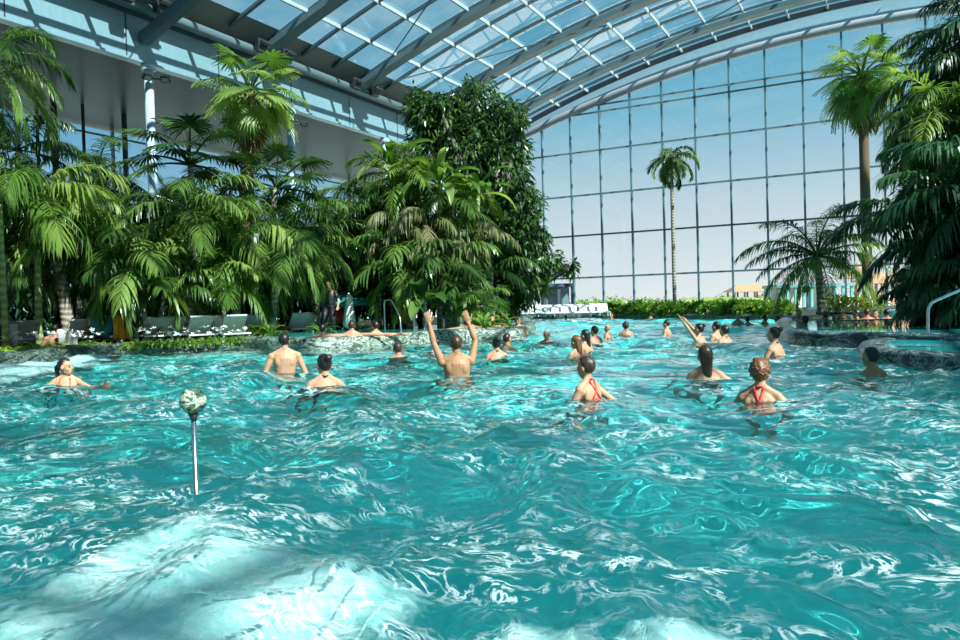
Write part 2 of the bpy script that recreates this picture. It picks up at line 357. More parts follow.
# ---- inner row of slim posts seen against the side windows
for i, (px, w) in enumerate(((40, .07), (57, .13), (86, .07), (127, .12))):
    d = ray(px, 200); X = -31.; p = onX(px, 200, X)
    MB().tube([(p.x, p.y, .1), (p.x, p.y, 10.2)], w, 8).build('trim_3', MT['bar'], None, True)['kind'] = 'structure'
def floodlight(loc, label, yaw_, heads=((-.32, .5), (.32, -.5))):
    t = empty('floodlight', loc, yaw_); tag(t, label, 'lamp', 'floodlights on the posts')
    MB().tube([(-.3, 0, 0), (.3, 0, 0)], .025, 8).build('bracket', MT['dark'], t)
    for x, tilt in heads:
        h = MB(); h.box(-.16, .16, -.07, .07, -.11, .11); o = h.build('lamp_head', MT['dark'], t, loc=(x, -.05, .02), rot=(.7, 0, tilt))
        MB().box(-.13, .13, -.078, -.07, -.08, .08).build('lens', MT['purlin'], o)
p = at(148, 70, 27.5); floodlight((-23.6, colY[0], 9.55), 'pair of grey floodlights high on the leftmost tall column', R_(60))
p = onX(57, 128, -31.); floodlight((p.x+.15, p.y, p.z), 'dark twin floodlights on the post before the left side windows', R_(70))
p = onX(285, 60, -23.6); floodlight((-23.6, colY[1], 9.4), 'twin floodlights on the column behind the shaggy fan palm', R_(60))
# ================================================================== WATER
rng = np.random.RandomState(7)
pl_c = [onz(x, y, .06) for x, y in ((205, 490), (408, 556), (330, 660), (-60, 640), (-10, 560))]
def sdist(X, Y, pts):
    """signed distance to a polygon, negative inside"""
    d = np.full(X.shape, 1e9); ins = np.zeros(X.shape, bool); n = len(pts)
    for i in range(n):
        (ax, ay), (bx, by) = pts[i][:2], pts[(i+1) % n][:2]
        ex, ey = bx-ax, by-ay; wx, wy = X-ax, Y-ay; t = np.clip((wx*ex+wy*ey)/(ex*ex+ey*ey), 0, 1)
        d = np.minimum(d, np.hypot(wx-ex*t, wy-ey*t))
        c = ((ay > Y) != (by > Y)) & (X < ex*(Y-ay)/((by-ay) if by != ay else 1e-9)+ax); ins ^= c
    return np.where(ins, -d, d)
PL = [[(p.x, p.y) for p in pl_c],
      [(p.x, p.y) for p in (onz(x, y, .04) for x, y in ((450, 606), (520, 582), (585, 586), (605, 620), (590, 660), (420, 680)))],
      [(p.x, p.y) for p in (onz(x, y, .04) for x, y in ((612, 612), (650, 596), (720, 596), (800, 608), (890, 634), (940, 680), (700, 690), (560, 670)))],
      [(p.x, p.y) for p in (onz(x, y, .02) for x, y in ((-40, 372), (40, 358), (100, 353.5), (112, 357), (60, 366), (-30, 386)))],
      [(p.x, p.y) for p in (onz(x, y, .02) for x, y in ((534, 321), (560, 318.6), (604, 317.6), (600, 319.3), (560, 321), (540, 323)))]]
BULGE = [.03, .02, .02, .03, .03]
wv = []
for k in range(110):
    lam = .085*(2.4/.085)**(k/109.)
    th = rng.uniform(0, 2*PI) if lam < .9 else rng.normal(1.1, .9)
    wv.append((2*PI/lam, lam, th, (.0075 if lam < .17 else .0088 if lam < .6 else .0062)*lam**1.08*rng.uniform(.5, 1.4), rng.uniform(0, 6.28)))
def waves(X, Y, dr):
    Z = np.zeros_like(X)
    wx = .22*np.sin(1.1*X+.5*Y+1)+.16*np.sin(2.3*Y-.9*X)+.05*np.sin(7*X+5*Y); wy = .22*np.sin(1.*Y-.7*X+2)+.14*np.sin(2.6*X+.9*Y)+.05*np.sin(6*X-7*Y)
    amp = .75+.45*np.sin(.55*X+.3*Y+.7)*np.sin(.45*Y-.2*X)
    for kk, lam, th, a, ph0 in wv:
        fade = np.clip((lam/dr-2.5)/4, 0, 1)
        ph = kk*((X+wx)*math.cos(th)+(Y+wy)*math.sin(th))+ph0
        s_ = np.sin(ph)
        Z += a*fade*amp*(s_ if lam < .3 else 1-2*np.abs(np.sin(ph/2))**1.3)
    for q, bh in zip(PL, BULGE):
        d = sdist(X, Y, q); m = np.clip(.5-d/.22, 0, 1); m = m*m*(3-2*m); Z += bh*m*(1+.35*np.sin(9*X+4*Y)*np.sin(7*Y-3*X))
    return Z
def polar(n_r, angs, r0, r1):
    r = r0*np.exp(np.linspace(0, math.log(r1/r0), n_r)); a, rr = np.meshgrid(angs, r); return -rr*np.sin(a), rr*np.cos(a), rr
angs = np.radians(np.concatenate([np.linspace(-180, -65, 60)[:-1], np.linspace(-65, -22, 230)[:-1], np.linspace(-22, 88, 980), np.linspace(88, 180, 40)[1:]]))
X, Y, rr = polar(1000, angs, .45, 70.)
Z = waves(X, Y, rr*.0050)
keep = (X > -21) & (X < 29.5) & (Y > -13.5) & (Y < 43.5)
i = np.arange(X.size).reshape(X.shape); q = np.stack([i[:-1, :-1], i[1:, :-1], i[1:, 1:], i[:-1, 1:]], -1).reshape(-1, 4)
kk = keep.reshape(-1); q = q[kk[q].all(1)]
v = np.stack([X, Y, Z], -1).reshape(-1, 3); used = np.unique(q); remap = np.zeros(len(v), int); remap[used] = np.arange(len(used))
wm = bpy.data.materials.new('pool_water'); wm.use_nodes = True; nt = wm.node_tree; b = nt.nodes['Principled BSDF']
b.inputs['Transmission Weight'].default_value = 1; b.inputs['Roughness'].default_value = .0; b.inputs['IOR'].default_value = 1.33; b.inputs['Base Color'].default_value = (.76, .98, .98, 1)
tc = N(nt, 'TexCoord'); nz = N(nt, 'TexNoise', i_Scale=13., i_Detail=3., i_Roughness=.6, i_Distortion=.6); nt.links.new(tc.outputs['Object'], nz.inputs['Vector'])
bp = N(nt, 'Bump', i_Strength=1., i_Distance=.006); nt.links.new(nz.outputs['Fac'], bp.inputs['Height'])
me = npmesh('water', v[used], remap[q], wm, True)
water = link(bpy.data.objects.new('pool_water', me)); tag(water, 'choppy turquoise water filling the pool', 'water', kind='structure')
water.cycles.is_caustics_caster = True
bpy.data.objects['floor'].cycles.is_caustics_receiver = True
# ---- water sparkle painted as thin white streaks on a sheet just above the surface
fz_, nt, b = nodes('froth'); b.inputs['Base Color'].default_value = (.86, .95, .94, 1); b.inputs['Roughness'].default_value = .5  # 'froth' is the painted sparkle material, no real froth
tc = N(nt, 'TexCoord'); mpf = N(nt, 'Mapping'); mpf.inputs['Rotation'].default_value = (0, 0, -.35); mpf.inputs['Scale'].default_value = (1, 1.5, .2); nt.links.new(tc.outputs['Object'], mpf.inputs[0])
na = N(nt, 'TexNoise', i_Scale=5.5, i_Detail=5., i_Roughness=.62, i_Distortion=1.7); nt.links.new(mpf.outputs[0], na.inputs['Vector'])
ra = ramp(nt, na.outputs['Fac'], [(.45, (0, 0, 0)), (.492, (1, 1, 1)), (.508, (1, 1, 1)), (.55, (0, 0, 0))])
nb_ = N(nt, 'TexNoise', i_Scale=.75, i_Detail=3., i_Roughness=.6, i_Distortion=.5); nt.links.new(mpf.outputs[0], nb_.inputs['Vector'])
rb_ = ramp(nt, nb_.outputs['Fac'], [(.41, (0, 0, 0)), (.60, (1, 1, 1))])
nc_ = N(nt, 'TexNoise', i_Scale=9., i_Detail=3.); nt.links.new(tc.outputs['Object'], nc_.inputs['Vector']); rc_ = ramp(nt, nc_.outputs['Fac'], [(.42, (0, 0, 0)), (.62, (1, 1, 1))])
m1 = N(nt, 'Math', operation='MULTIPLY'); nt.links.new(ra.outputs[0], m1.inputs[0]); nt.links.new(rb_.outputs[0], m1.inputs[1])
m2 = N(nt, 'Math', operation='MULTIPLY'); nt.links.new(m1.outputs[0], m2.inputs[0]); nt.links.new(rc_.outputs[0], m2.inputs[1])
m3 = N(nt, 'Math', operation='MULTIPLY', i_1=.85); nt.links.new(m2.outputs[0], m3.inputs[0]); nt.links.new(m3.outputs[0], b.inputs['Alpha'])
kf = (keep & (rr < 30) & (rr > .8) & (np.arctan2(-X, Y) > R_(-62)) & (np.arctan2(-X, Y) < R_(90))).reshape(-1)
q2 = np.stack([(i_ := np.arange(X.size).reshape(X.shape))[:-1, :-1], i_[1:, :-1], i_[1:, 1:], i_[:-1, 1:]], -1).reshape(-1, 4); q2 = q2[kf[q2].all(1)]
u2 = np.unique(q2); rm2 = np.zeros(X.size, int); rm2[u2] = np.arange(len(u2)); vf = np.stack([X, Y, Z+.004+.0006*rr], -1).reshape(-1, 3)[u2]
fo_ = link(bpy.data.objects.new('froth', npmesh('froth', vf, rm2[q2], fz_, True))); tag(fo_, 'fine white streaks of painted sparkle scattered over the choppy pool water', 'froth', kind='stuff')  # 'froth' here is the added sheet of painted sparkle, no real froth
# ---- white aerated patches just below the surface
fm, nt, b = nodes('air_bubbles'); tc = N(nt, 'TexCoord'); b.inputs['Base Color'].default_value = (.80, .93, .92, 1); b.inputs['Roughness'].default_value = .9
at_ = N(nt, 'Attribute', attribute_name='edge'); nz = N(nt, 'TexNoise', i_Scale=5.5, i_Detail=9., i_Roughness=.72, i_Distortion=1.2); nt.links.new(tc.outputs['Object'], nz.inputs['Vector'])
ad = N(nt, 'Math', operation='ADD'); nt.links.new(at_.outputs['Fac'], ad.inputs[0]); nt.links.new(nz.outputs['Fac'], ad.inputs[1])
rr_ = ramp(nt, ad.outputs[0], [(.44, (0, 0, 0)), (.66, (.55, .55, .55)), (.9, (1, 1, 1))]); nt.links.new(rr_.outputs[0], b.inputs['Alpha'])
mpp = N(nt, 'Mapping'); mpp.inputs['Rotation'].default_value = (0, 0, .6); mpp.inputs['Scale'].default_value = (1, 2.4, 1); nt.links.new(tc.outputs['Object'], mpp.inputs[0]); n3 = N(nt, 'TexNoise', i_Scale=3.2, i_Detail=8., i_Roughness=.65, i_Distortion=1.5); nt.links.new(mpp.outputs[0], n3.inputs['Vector']); r3 = ramp(nt, n3.outputs['Fac'], [(.33, (.42, .74, .72)), (.5, (.60, .80, .78)), (.62, (.82, .88, .86))]); nt.links.new(r3.outputs[0], b.inputs['Base Color'])
n2 = N(nt, 'TexNoise', i_Scale=22., i_Detail=6., i_Roughness=.7, i_Distortion=.8); nt.links.new(tc.outputs['Object'], n2.inputs['Vector']); bp = N(nt, 'Bump', i_Strength=.5, i_Distance=.02); nt.links.new(n2.outputs['Fac'], bp.inputs['Height']); nt.links.new(bp.outputs[0], b.inputs['Normal'])
FO = ['broad pale patch of air bubbles boiling under the water around the foot of the ball-topped post', 'small pale patch of bubbles at the bottom edge, in the middle', 'wide low patch of white bubbles at the bottom edge right of the middle', 'white churned water along the dark ledge on the left', 'thin white churned strip before the far loungers']
for k, (pg, bh) in enumerate(zip(PL, BULGE)):
    px_ = np.array(pg); lo = px_.min(0)-.35; hi = px_.max(0)+.35; step = .03 if k < 3 else .09
    gx_, gy_ = np.meshgrid(np.arange(lo[0], hi[0], step), np.arange(lo[1], hi[1], step)); d = sdist(gx_, gy_, pg)
    gz_ = waves(gx_, gy_, np.full(gx_.shape, .05))-.035-.10*np.clip(d+.25, 0, 1)
    i = np.arange(gx_.size).reshape(gx_.shape); q = np.stack([i[:-1, :-1], i[:-1, 1:], i[1:, 1:], i[1:, :-1]], -1).reshape(-1, 4)
    v = np.stack([gx_, gy_, gz_], -1).reshape(-1, 3); dm = d.reshape(-1); q = q[(dm[q] < .33).all(1)]
    me = npmesh('bubble_patch', v, q, fm, True); a = me.attributes.new('edge', 'FLOAT', 'POINT'); a.data.foreach_set('value', np.clip(-dm*(2.4 if k == 0 else 5.)+(.05 if k == 0 else .16), -.6, .44).astype(np.float32))
    o = link(bpy.data.objects.new('bubble_patch', me)); tag(o, FO[k], 'bubbles', kind='stuff'); o.cycles.is_caustics_receiver = True
# ================================================================== VEGETATION
def frond(L, elev, droop, npair, ll, lw, hang, seed, mat, vee=.35, s0=.16, sweep0=75, sweep1=28, name='frond', ragged=.25):
    """feather-shaped palm leaf: curved rachis, two rows of drooping leaflets"""
    rg = random.Random(seed); mb = MB(); n = 14; P = [Vector((0, 0, 0))]; T = []
    side = rg.uniform(-.12, .12)
    for i in range(n):
        s = (i+.5)/n; e = R_(elev-droop*s**1.25); T.append(Vector((math.cos(e), side*s, math.sin(e))).normalized()); P.append(P[-1]+T[-1]*L/n)
    mb.tube(P, [L*(.011*(1-i/n)+.0022) for i in range(n+1)], 5)
    for k in range(npair):
        s = s0+(1-s0)*(k+.5)/npair; u = s*n; i = min(int(u), n-1); p = P[i].lerp(P[i+1], u-i); t = T[i]
        sd = Vector((0, 1, 0)); up = sd.cross(t)*-1
        if up.z < 0 and t.z < .9: up = -up
        le = ll*(.35+.65*math.sin(PI*min(1, .12+.86*(s-s0)/(1-s0))))*rg.uniform(1-ragged, 1+ragged)
        sw = R_(sweep0+(sweep1-sweep0)*s+rg.uniform(-7, 7))
        for sg in (-1, 1):
            if rg.random() < .03: continue
            d = (sd*sg*math.sin(sw)+t*math.cos(sw)+up*vee*rg.uniform(.5, 1.4)).normalized(); q = p.copy(); W = lw*rg.uniform(.8, 1.15)
            st = []; hh = hang*rg.uniform(.55, 1.5)
            for j in range(5):
                w = W*(.45, 1., .95, .6, .05)[j]
                nrm = d.cross(Vector((0, 0, 1)).cross(d)+t*.001); wd_ = d.cross(nrm).normalized() if nrm.length > 1e-4 else t
                wd_ = (wd_+t*.6*(1 if wd_.dot(t) > 0 else -1)).normalized()
                st += [q-wd_*w/2, q+wd_*w/2]
                d = (d+Vector((0, 0, -hh*(.22+.16*j)))).normalized(); q = q+d*le/4
            mb.add(st, [(2*j, 2*j+1, 2*j+3, 2*j+2) for j in range(4)])
    return mb.mesh(name, mat)
def fanleaf(Lp, R, elev, droop, seed, mat, nseg=30, spread=135):
    """fan palm leaf: long stalk, pleated disc of narrow segments with drooping split tips"""
    rg = random.Random(seed); mb = MB(); P = [Vector((0, 0, 0))]; n = 6
    for i in range(n):
        e = R_(elev-droop*.5*(i/n)); t = Vector((math.cos(e), 0, math.sin(e))); P.append(P[-1]+t*Lp/n)
    mb.tube(P, [.022*(1-.5*i/n) for i in range(n+1)], 5)
    e = R_(elev-droop*.8); f = Vector((math.cos(e), 0, math.sin(e))); sd = Vector((0, 1, 0)); up = f.cross(sd)
    if up.z < 0: up = -up
    h = P[-1]; da = 2*spread/nseg
    for k in range(nseg):
        a = R_(-spread+da*(k+.5)); r = R*(1-.28*(abs(a)/R_(spread))**2)*rg.uniform(.9, 1.06)
        d0 = f*math.cos(a)+sd*math.sin(a); pv = (up*(.10 if k % 2 else -.02)); st = []
        for j, (u, w) in enumerate(((.03, .9), (.3, 1.), (.6, .92), (.8, .5), (1.0, .04))):
            dd = Vector((0, 0, -1))*(u**2.6)*R*.26*rg.uniform(.8, 1.2); wv_ = (d0.cross(up)).normalized()*r*min(u, .58)*math.tan(R_(da/2))*w*1.05
            q = h+d0*r*u*(1-.12*u)+dd+up*.05*R*u
            st += [q-wv_, q+wv_+pv*r*u*.35]
        mb.add(st, [(2*j, 2*j+1, 2*j+3, 2*j+2) for j in range(4)])
    return mb.mesh('fan_leaf', mat)
def strap(L, W, elev, droop, seed, mat, name='leaf', wavy=.0, ribs=0):
    """broad arching blade with a folded midrib"""
    rg = random.Random(seed); mb = MB(); n = 10; p = Vector((0, 0, 0)); st = []; tw = rg.uniform(-.3, .3)
    for i in range(n+1):
        s = i/n; e = R_(elev-droop*s**1.3); t = Vector((math.cos(e), 0, math.sin(e))); up = Vector((-math.sin(e), 0, math.cos(e)))
        w = W*max(.03, (.12 if s < .18 else math.sin(PI*min(1, .1+.9*((s-.18)/.82)))**.7)); sd = (Vector((0, 1, 0))+up*tw*s).normalized()
        wz = wavy*W*math.sin(s*25+seed)
        st += [p-sd*w/2+up*(w*.22+wz), p, p+sd*w/2+up*(w*.22-wz)]
        p = p+t*L/n
    f = []
    for i in range(n): f += [(3*i, 3*i+1, 3*i+4, 3*i+3), (3*i+1, 3*i+2, 3*i+5, 3*i+4)]
    return mb.add(st, f).mesh(name, mat, True)
LIB = {}
ELEV = [80, 62, 42, 20, -5, -35]
def lib(kind):
    if kind in LIB: return LIB[kind]
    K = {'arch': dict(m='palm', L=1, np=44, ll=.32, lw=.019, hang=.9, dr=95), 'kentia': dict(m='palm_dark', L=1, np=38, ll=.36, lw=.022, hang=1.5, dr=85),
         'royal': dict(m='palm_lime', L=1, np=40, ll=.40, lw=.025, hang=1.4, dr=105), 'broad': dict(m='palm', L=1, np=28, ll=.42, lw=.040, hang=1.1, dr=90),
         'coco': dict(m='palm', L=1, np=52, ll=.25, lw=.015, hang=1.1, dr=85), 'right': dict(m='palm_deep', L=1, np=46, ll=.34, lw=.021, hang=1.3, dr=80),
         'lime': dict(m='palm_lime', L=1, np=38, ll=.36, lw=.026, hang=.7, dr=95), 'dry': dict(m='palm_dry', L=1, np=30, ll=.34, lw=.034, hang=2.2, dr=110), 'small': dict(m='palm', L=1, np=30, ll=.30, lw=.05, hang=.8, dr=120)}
    if kind in K:
        k = K[kind]; out = [[frond(1., e, k['dr']*(1.1 if e > 30 else .75), k['np'], k['ll'], k['lw'], k['hang'], 17*i+j, MT[k['m']]) for j in range(2)] for i, e in enumerate(ELEV)]
    elif kind.startswith('fan'):
        mt = MT[{'fan': 'palm_lime', 'fandark': 'palm_dark', 'fanmid': 'palm'}[kind]]
        out = [[fanleaf(.62, .50, e, 50 if e > 0 else 40, 31*i+j, mt) for j in range(2)] for i, e in enumerate(ELEV)]
    elif kind == 'strap': out = [[strap(1., .17, e, 95, 5*i+j, MT['palm_lime']) for j in range(2)] for i, e in enumerate(ELEV)]
    elif kind == 'philo': out = [[strap(1., .34, e, 75, 5*i+j, MT['palm'], wavy=.05) for j in range(2)] for i, e in enumerate(ELEV)]
    LIB[kind] = out; return out
def crown(root, top, kind, n, L, seed, emax=80, emin=-25, pname='frond'):
    rg = random.Random(seed); lb = lib(kind); a0 = rg.uniform(0, 6.28)
    for i in range(n):
        e = emax+(emin-emax)*((i+.5)/n)**.85+rg.uniform(-7, 7); j = min(range(6), key=lambda q: abs(ELEV[q]-e))
        l = L*rg.uniform(.85, 1.12)
        inst(pname, lb[j][rg.randrange(2)], root, top, (rg.uniform(-.12, .12), math.radians(ELEV[j]-e)*.8, a0+i*2.39996+rg.uniform(-.25, .25)), l)
PALM_N = [0]
def palm(label, cpx, cpy, z, kind, L, n=15, bpx=None, tr=.10, tm='trunk', emax=80, emin=-25, gz=.12, group=None, bend=0, skirt=0, name=None, taper=.75, cat='palm tree', shaft=0):
    top = at(cpx, cpy, z); base = ground(bpx if bpx is not None else cpx, z, gz); PALM_N[0] += 1; sd = PALM_N[0]*13
    if kind.startswith('fan'): name = name or 'fan_palm'
    root = empty(name or 'palm_tree', base); tag(root, label, cat, group)
    t = top-base; m = MB(); k = 12; P = []
    for i in range(k+1):
        s = i/k; P.append(Vector((t.x*(s**1.5)+bend*math.sin(PI*s), t.y*s**1.5, t.z*s)))
    if t.z > .5:
        m.tube(P, [tr*(1.25 if i == 0 else 1-(1-taper)*i/k) for i in range(k+1)], 12)
        m.build('trunk', MT[tm], root, True)
        if shaft: MB().tube([P[-2]-Vector((0, 0, .2)), P[-1]+Vector((0, 0, .15))], [tr*.9, tr*.5], 10).build('crown_shaft', MT['greentrunk'], root, True)
    if skirt:
        rg = random.Random(sd); me = [fanleaf(.35, .62, -62, 30, 900+j, MT['thatch_skirt'], 20) for j in range(2)]
        for i in range(skirt): inst('dead_leaf', me[i % 2], root, t-Vector((0, 0, .2+.55*rg.random()*L)), (rg.uniform(-.2, .2), rg.uniform(.0, .35), i*2.4), L*.72)
    crown(root, t, kind, n, L, sd, emax, emin, 'fan_leaf' if kind.startswith('fan') else ('leaf' if kind in ('strap', 'philo') else 'frond'))
    return root
# ---- left jungle, front row to back row (crown px, crown py, depth)
palm('big feather palm leaning in at the upper left corner, trunk green and ringed', -8, 60, 17.2, 'arch', 2.1, 18, 6, .07, 'greentrunk', 75, -45)
palm('bright feather palm below the tall corner palm, its fronds spread low over the ledge', 36, 196, 18.5, 'royal', 2.3, 16, 40, .09, 'greentrunk', 78, -30)
palm('palm with thick pale grey leaning trunk beside the seated woman', 50, 222, 19.4, 'royal', 2.2, 15, 70, .17, 'trunk', 75, -35, shaft=1)
palm('tall thin palm with dark spiky crown against the blue side window', 98, 172, 25, 'arch', 2.3, 15, 98, .09, 'trunk', 75, -40)
palm('lime green palm with hanging leaflets left of the tallest floodlit column', 113, 246, 19.4, 'royal', 2.2, 17, 88, .14, 'trunk', 75, -45, shaft=1)
palm('low bushy palm in front of the floodlit column, fronds almost touching the chairs', 140, 262, 18.8, 'broad', 1.8, 14, 146, .07, 'trunk', 72, -45)
palm('feather palm with a slim brown trunk over the grey loungers', 188, 212, 19.8, 'arch', 2.3, 17, 190, .12, 'trunk', 75, -40, shaft=1)
palm('low palm with wide drooping leaflets left of the slim brown trunk', 165, 285, 19.2, 'broad', 1.6, 13, 160, .07)
palm('tall shaggy fan palm with brown bark under the white fascia', 250, 92, 23.5, 'fan', 1.65, 26, 246, .24, 'trunk2', 85, -62, skirt=12, taper=.85)
palm('dark fan palm behind the floodlit column', 190, 165, 22.2, 'fandark', 2.0, 13, 200, .10, 'trunk', 88, -10)
palm('dark fan palm right behind the shaggy trunk', 276, 188, 22.6, 'fandark', 1.8, 12, 266, .10, 'trunk', 88, -10)
palm('dense lime palm under the shaggy fan palm', 240, 238, 20.4, 'royal', 2.2, 18, 236, .13, 'trunk', 75, -40, shaft=1)
palm('feather palm right of the shaggy trunk, arching over the white lounger', 284, 236, 20.8, 'arch', 2.3, 18, 272, .10, 'trunk', 75, -40)
palm('low bright palm whose fronds hang down between two trunks', 222, 276, 19.6, 'lime', 1.7, 14, 225, .06)
palm('green palm before the second pale column', 312, 238, 22.5, 'arch', 2.4, 17, 318, .10, 'trunk', 78, -40)
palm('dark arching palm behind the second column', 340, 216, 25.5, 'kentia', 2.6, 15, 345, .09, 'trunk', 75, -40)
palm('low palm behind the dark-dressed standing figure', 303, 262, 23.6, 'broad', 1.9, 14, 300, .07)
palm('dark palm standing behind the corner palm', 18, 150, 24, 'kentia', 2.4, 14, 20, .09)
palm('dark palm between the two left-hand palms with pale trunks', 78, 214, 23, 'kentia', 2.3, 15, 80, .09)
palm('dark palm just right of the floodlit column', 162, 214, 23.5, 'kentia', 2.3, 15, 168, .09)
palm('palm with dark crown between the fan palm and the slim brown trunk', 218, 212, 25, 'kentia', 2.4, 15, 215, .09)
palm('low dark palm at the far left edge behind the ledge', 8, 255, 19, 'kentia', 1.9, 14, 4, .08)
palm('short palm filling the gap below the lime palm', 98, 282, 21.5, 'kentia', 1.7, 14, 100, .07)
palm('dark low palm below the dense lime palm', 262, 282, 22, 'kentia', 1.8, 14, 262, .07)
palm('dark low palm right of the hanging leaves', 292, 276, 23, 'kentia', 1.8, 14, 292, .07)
# ---- centre mass
palm('palm with arching fronds left of the big leafy tree', 372, 205, 24.5, 'arch', 2.3, 17, 378, .10, 'trunk', 78, -40)
palm('lime palm at the top of the hanging greenery', 402, 178, 24, 'lime', 1.9, 16, 405, .10, 'trunk', 80, -35)
palm('palm with browned hanging fronds in the middle of the greenery', 425, 222, 23.2, 'dry', 1.7, 14, 425, .10, 'trunk', 60, -55)
palm('arching green palm beside the browned fronds', 452, 205, 23.8, 'arch', 1.9, 16, 450, .10, 'trunk', 78, -40)
palm('second palm with browned tips on the right side of the greenery', 474, 232, 23.6, 'dry', 1.5, 12, 468, .09, 'trunk', 60, -55)
palm('broad-leaved palm low in the greenery above the hot tub', 408, 262, 22.6, 'broad', 1.8, 15, 410, .09)
palm('broad-leaved palm low in the greenery behind the raised arms', 448, 268, 22.6, 'broad', 1.7, 15, 448, .09)
palm('palm with browned leaflets hanging like a curtain, low in the greenery above the tub', 440, 248, 22.9, 'dry', 1.7, 14, 440, .08, 'trunk', 55, -50)
palm('greyish palm with limp hanging leaflets between the greenery and the steps', 402, 225, 23.6, 'dry', 1.7, 13, 400, .08, 'trunk', 60, -50)
palm('strap-leaved plant topping the greenery', 440, 186, 23.4, 'strap', 1.7, 14, 440, .08, 'greentrunk', 80, 0, name='strap_leaf_plant', cat='plant')
palm('strap-leaved plant to the right, touching the leafy tree', 478, 196, 23.8, 'strap', 1.6, 13, 478, .08, 'greentrunk', 78, -10, name='strap_leaf_plant', cat='plant')
palm('strap-leaved plant left of the greenery, before the soffit', 392, 176, 24.4, 'strap', 1.8, 10, 392, .08, 'greentrunk', 82, 20, name='strap_leaf_plant', cat='plant')
palm('dark palm behind the handrails', 392, 262, 26, 'kentia', 2., 14, 396, .09)
palm('dark palm under the right flank of the leafy tree', 492, 270, 25, 'kentia', 1.9, 14, 490, .09)
palm('low bright palm by the tub rim below the leafy tree', 482, 305, 21.8, 'lime', 1.1, 11, 482, .06)
palm('big-leaved plant low in the greenery', 425, 300, 21.8, 'philo', 1.2, 12, 425, .06, name='big_leaf_plant', cat='plant', emax=70, emin=-20)
palm('big-leaved plant beside the handrails', 380, 290, 23.5, 'philo', 1.3, 12, 380, .06, name='big_leaf_plant', cat='plant', emax=70, emin=-20)
palm('big-leaved plant under the browned fronds', 458, 298, 22.4, 'philo', 1.2, 12, 458, .06, name='big_leaf_plant', cat='plant', emax=70, emin=-20)
# ---- palms before the gable window
palm('slender lone palm with a small mop crown before the window wall', 671, 158, 40.5, 'small', 1.75, 15, 675, .11, 'trunk', 70, -55, taper=.8, gz=.2)
palm('tall fan palm with thick brown trunk right of the middle of the window wall', 862, 76, 25.5, 'fan', 1.6, 34, 868, .17, 'trunk2', 85, -65, skirt=12, taper=.85, gz=.4)
r = palm('coconut palm with long arching fronds and two short leaning stems', 817, 256, 23.5, 'coco', 2.45, 26, 822, .15, 'trunk', 86, -28, taper=.6, gz=.3)
# ---- right-hand mass
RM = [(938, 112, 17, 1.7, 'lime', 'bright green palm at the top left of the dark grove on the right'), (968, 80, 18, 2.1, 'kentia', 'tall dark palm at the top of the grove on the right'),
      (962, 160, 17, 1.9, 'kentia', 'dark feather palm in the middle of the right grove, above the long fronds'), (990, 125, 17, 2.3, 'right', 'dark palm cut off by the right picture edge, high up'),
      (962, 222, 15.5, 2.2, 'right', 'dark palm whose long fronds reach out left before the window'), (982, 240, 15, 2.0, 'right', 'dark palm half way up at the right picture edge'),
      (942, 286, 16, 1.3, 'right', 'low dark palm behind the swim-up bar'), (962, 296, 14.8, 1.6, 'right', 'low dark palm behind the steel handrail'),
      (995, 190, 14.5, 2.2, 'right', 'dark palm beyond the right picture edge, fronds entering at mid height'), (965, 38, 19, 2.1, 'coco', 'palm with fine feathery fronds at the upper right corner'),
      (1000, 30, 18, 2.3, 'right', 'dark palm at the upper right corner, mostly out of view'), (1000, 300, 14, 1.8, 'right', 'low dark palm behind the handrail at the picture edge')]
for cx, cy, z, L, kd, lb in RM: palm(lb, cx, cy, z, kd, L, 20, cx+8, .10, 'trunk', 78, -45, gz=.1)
palm('palm with a few long bare-stalked fronds reaching left across the tall fan palm trunk', 918, 214, 16.5, 'right', 2.3, 7, 935, .07, 'trunk', 50, 0, gz=.1)
# ---- leafy trees (numpy leaves)
def leafcloud(blobs, dens, ll, lw, seed, down=.8, core=.25):
    rg = np.random.RandomState(seed); V = []
    for (cx, cy, cz, r, fz) in blobs:
        n = int(dens*4*PI*r*r); u = rg.normal(size=(n, 3)); u /= np.linalg.norm(u, axis=1)[:, None]
        lump = 1+.22*np.sin(u[:, 0]*6+cx*3)*np.sin(u[:, 2]*7+cy*2)+.12*np.sin(u[:, 1]*13+cz)
        rad = r*np.where(rg.rand(n) < core, rg.uniform(.4, .85, n), rg.uniform(.82, 1.1, n))*lump
        p = np.array([cx, cy, cz])+u*rad[:, None]*np.array([1, 1, fz])
        d = u*.8+np.array([0, 0, -down])+rg.normal(size=(n, 3))*.45; d /= np.linalg.norm(d, axis=1)[:, None]
        nn = u*.6+np.array([0, 0, .6])+rg.normal(size=(n, 3))*.4; w = np.cross(d, nn); w /= np.linalg.norm(w, axis=1)[:, None]+1e-9; up = np.cross(w, d)
        l = ll*rg.uniform(.6, 1.2, n)[:, None]; ww = w*lw*rg.uniform(.7, 1.2, n)[:, None]
        V.append(np.stack([p, p+d*l*.45+ww*.5+up*lw*.12, p+d*l+np.array([0, 0, -.15])*l, p+d*l*.45-ww*.5+up*lw*.12], 1).reshape(-1, 3))
    V = np.concatenate(V); return V, np.arange(len(V)).reshape(-1, 4)
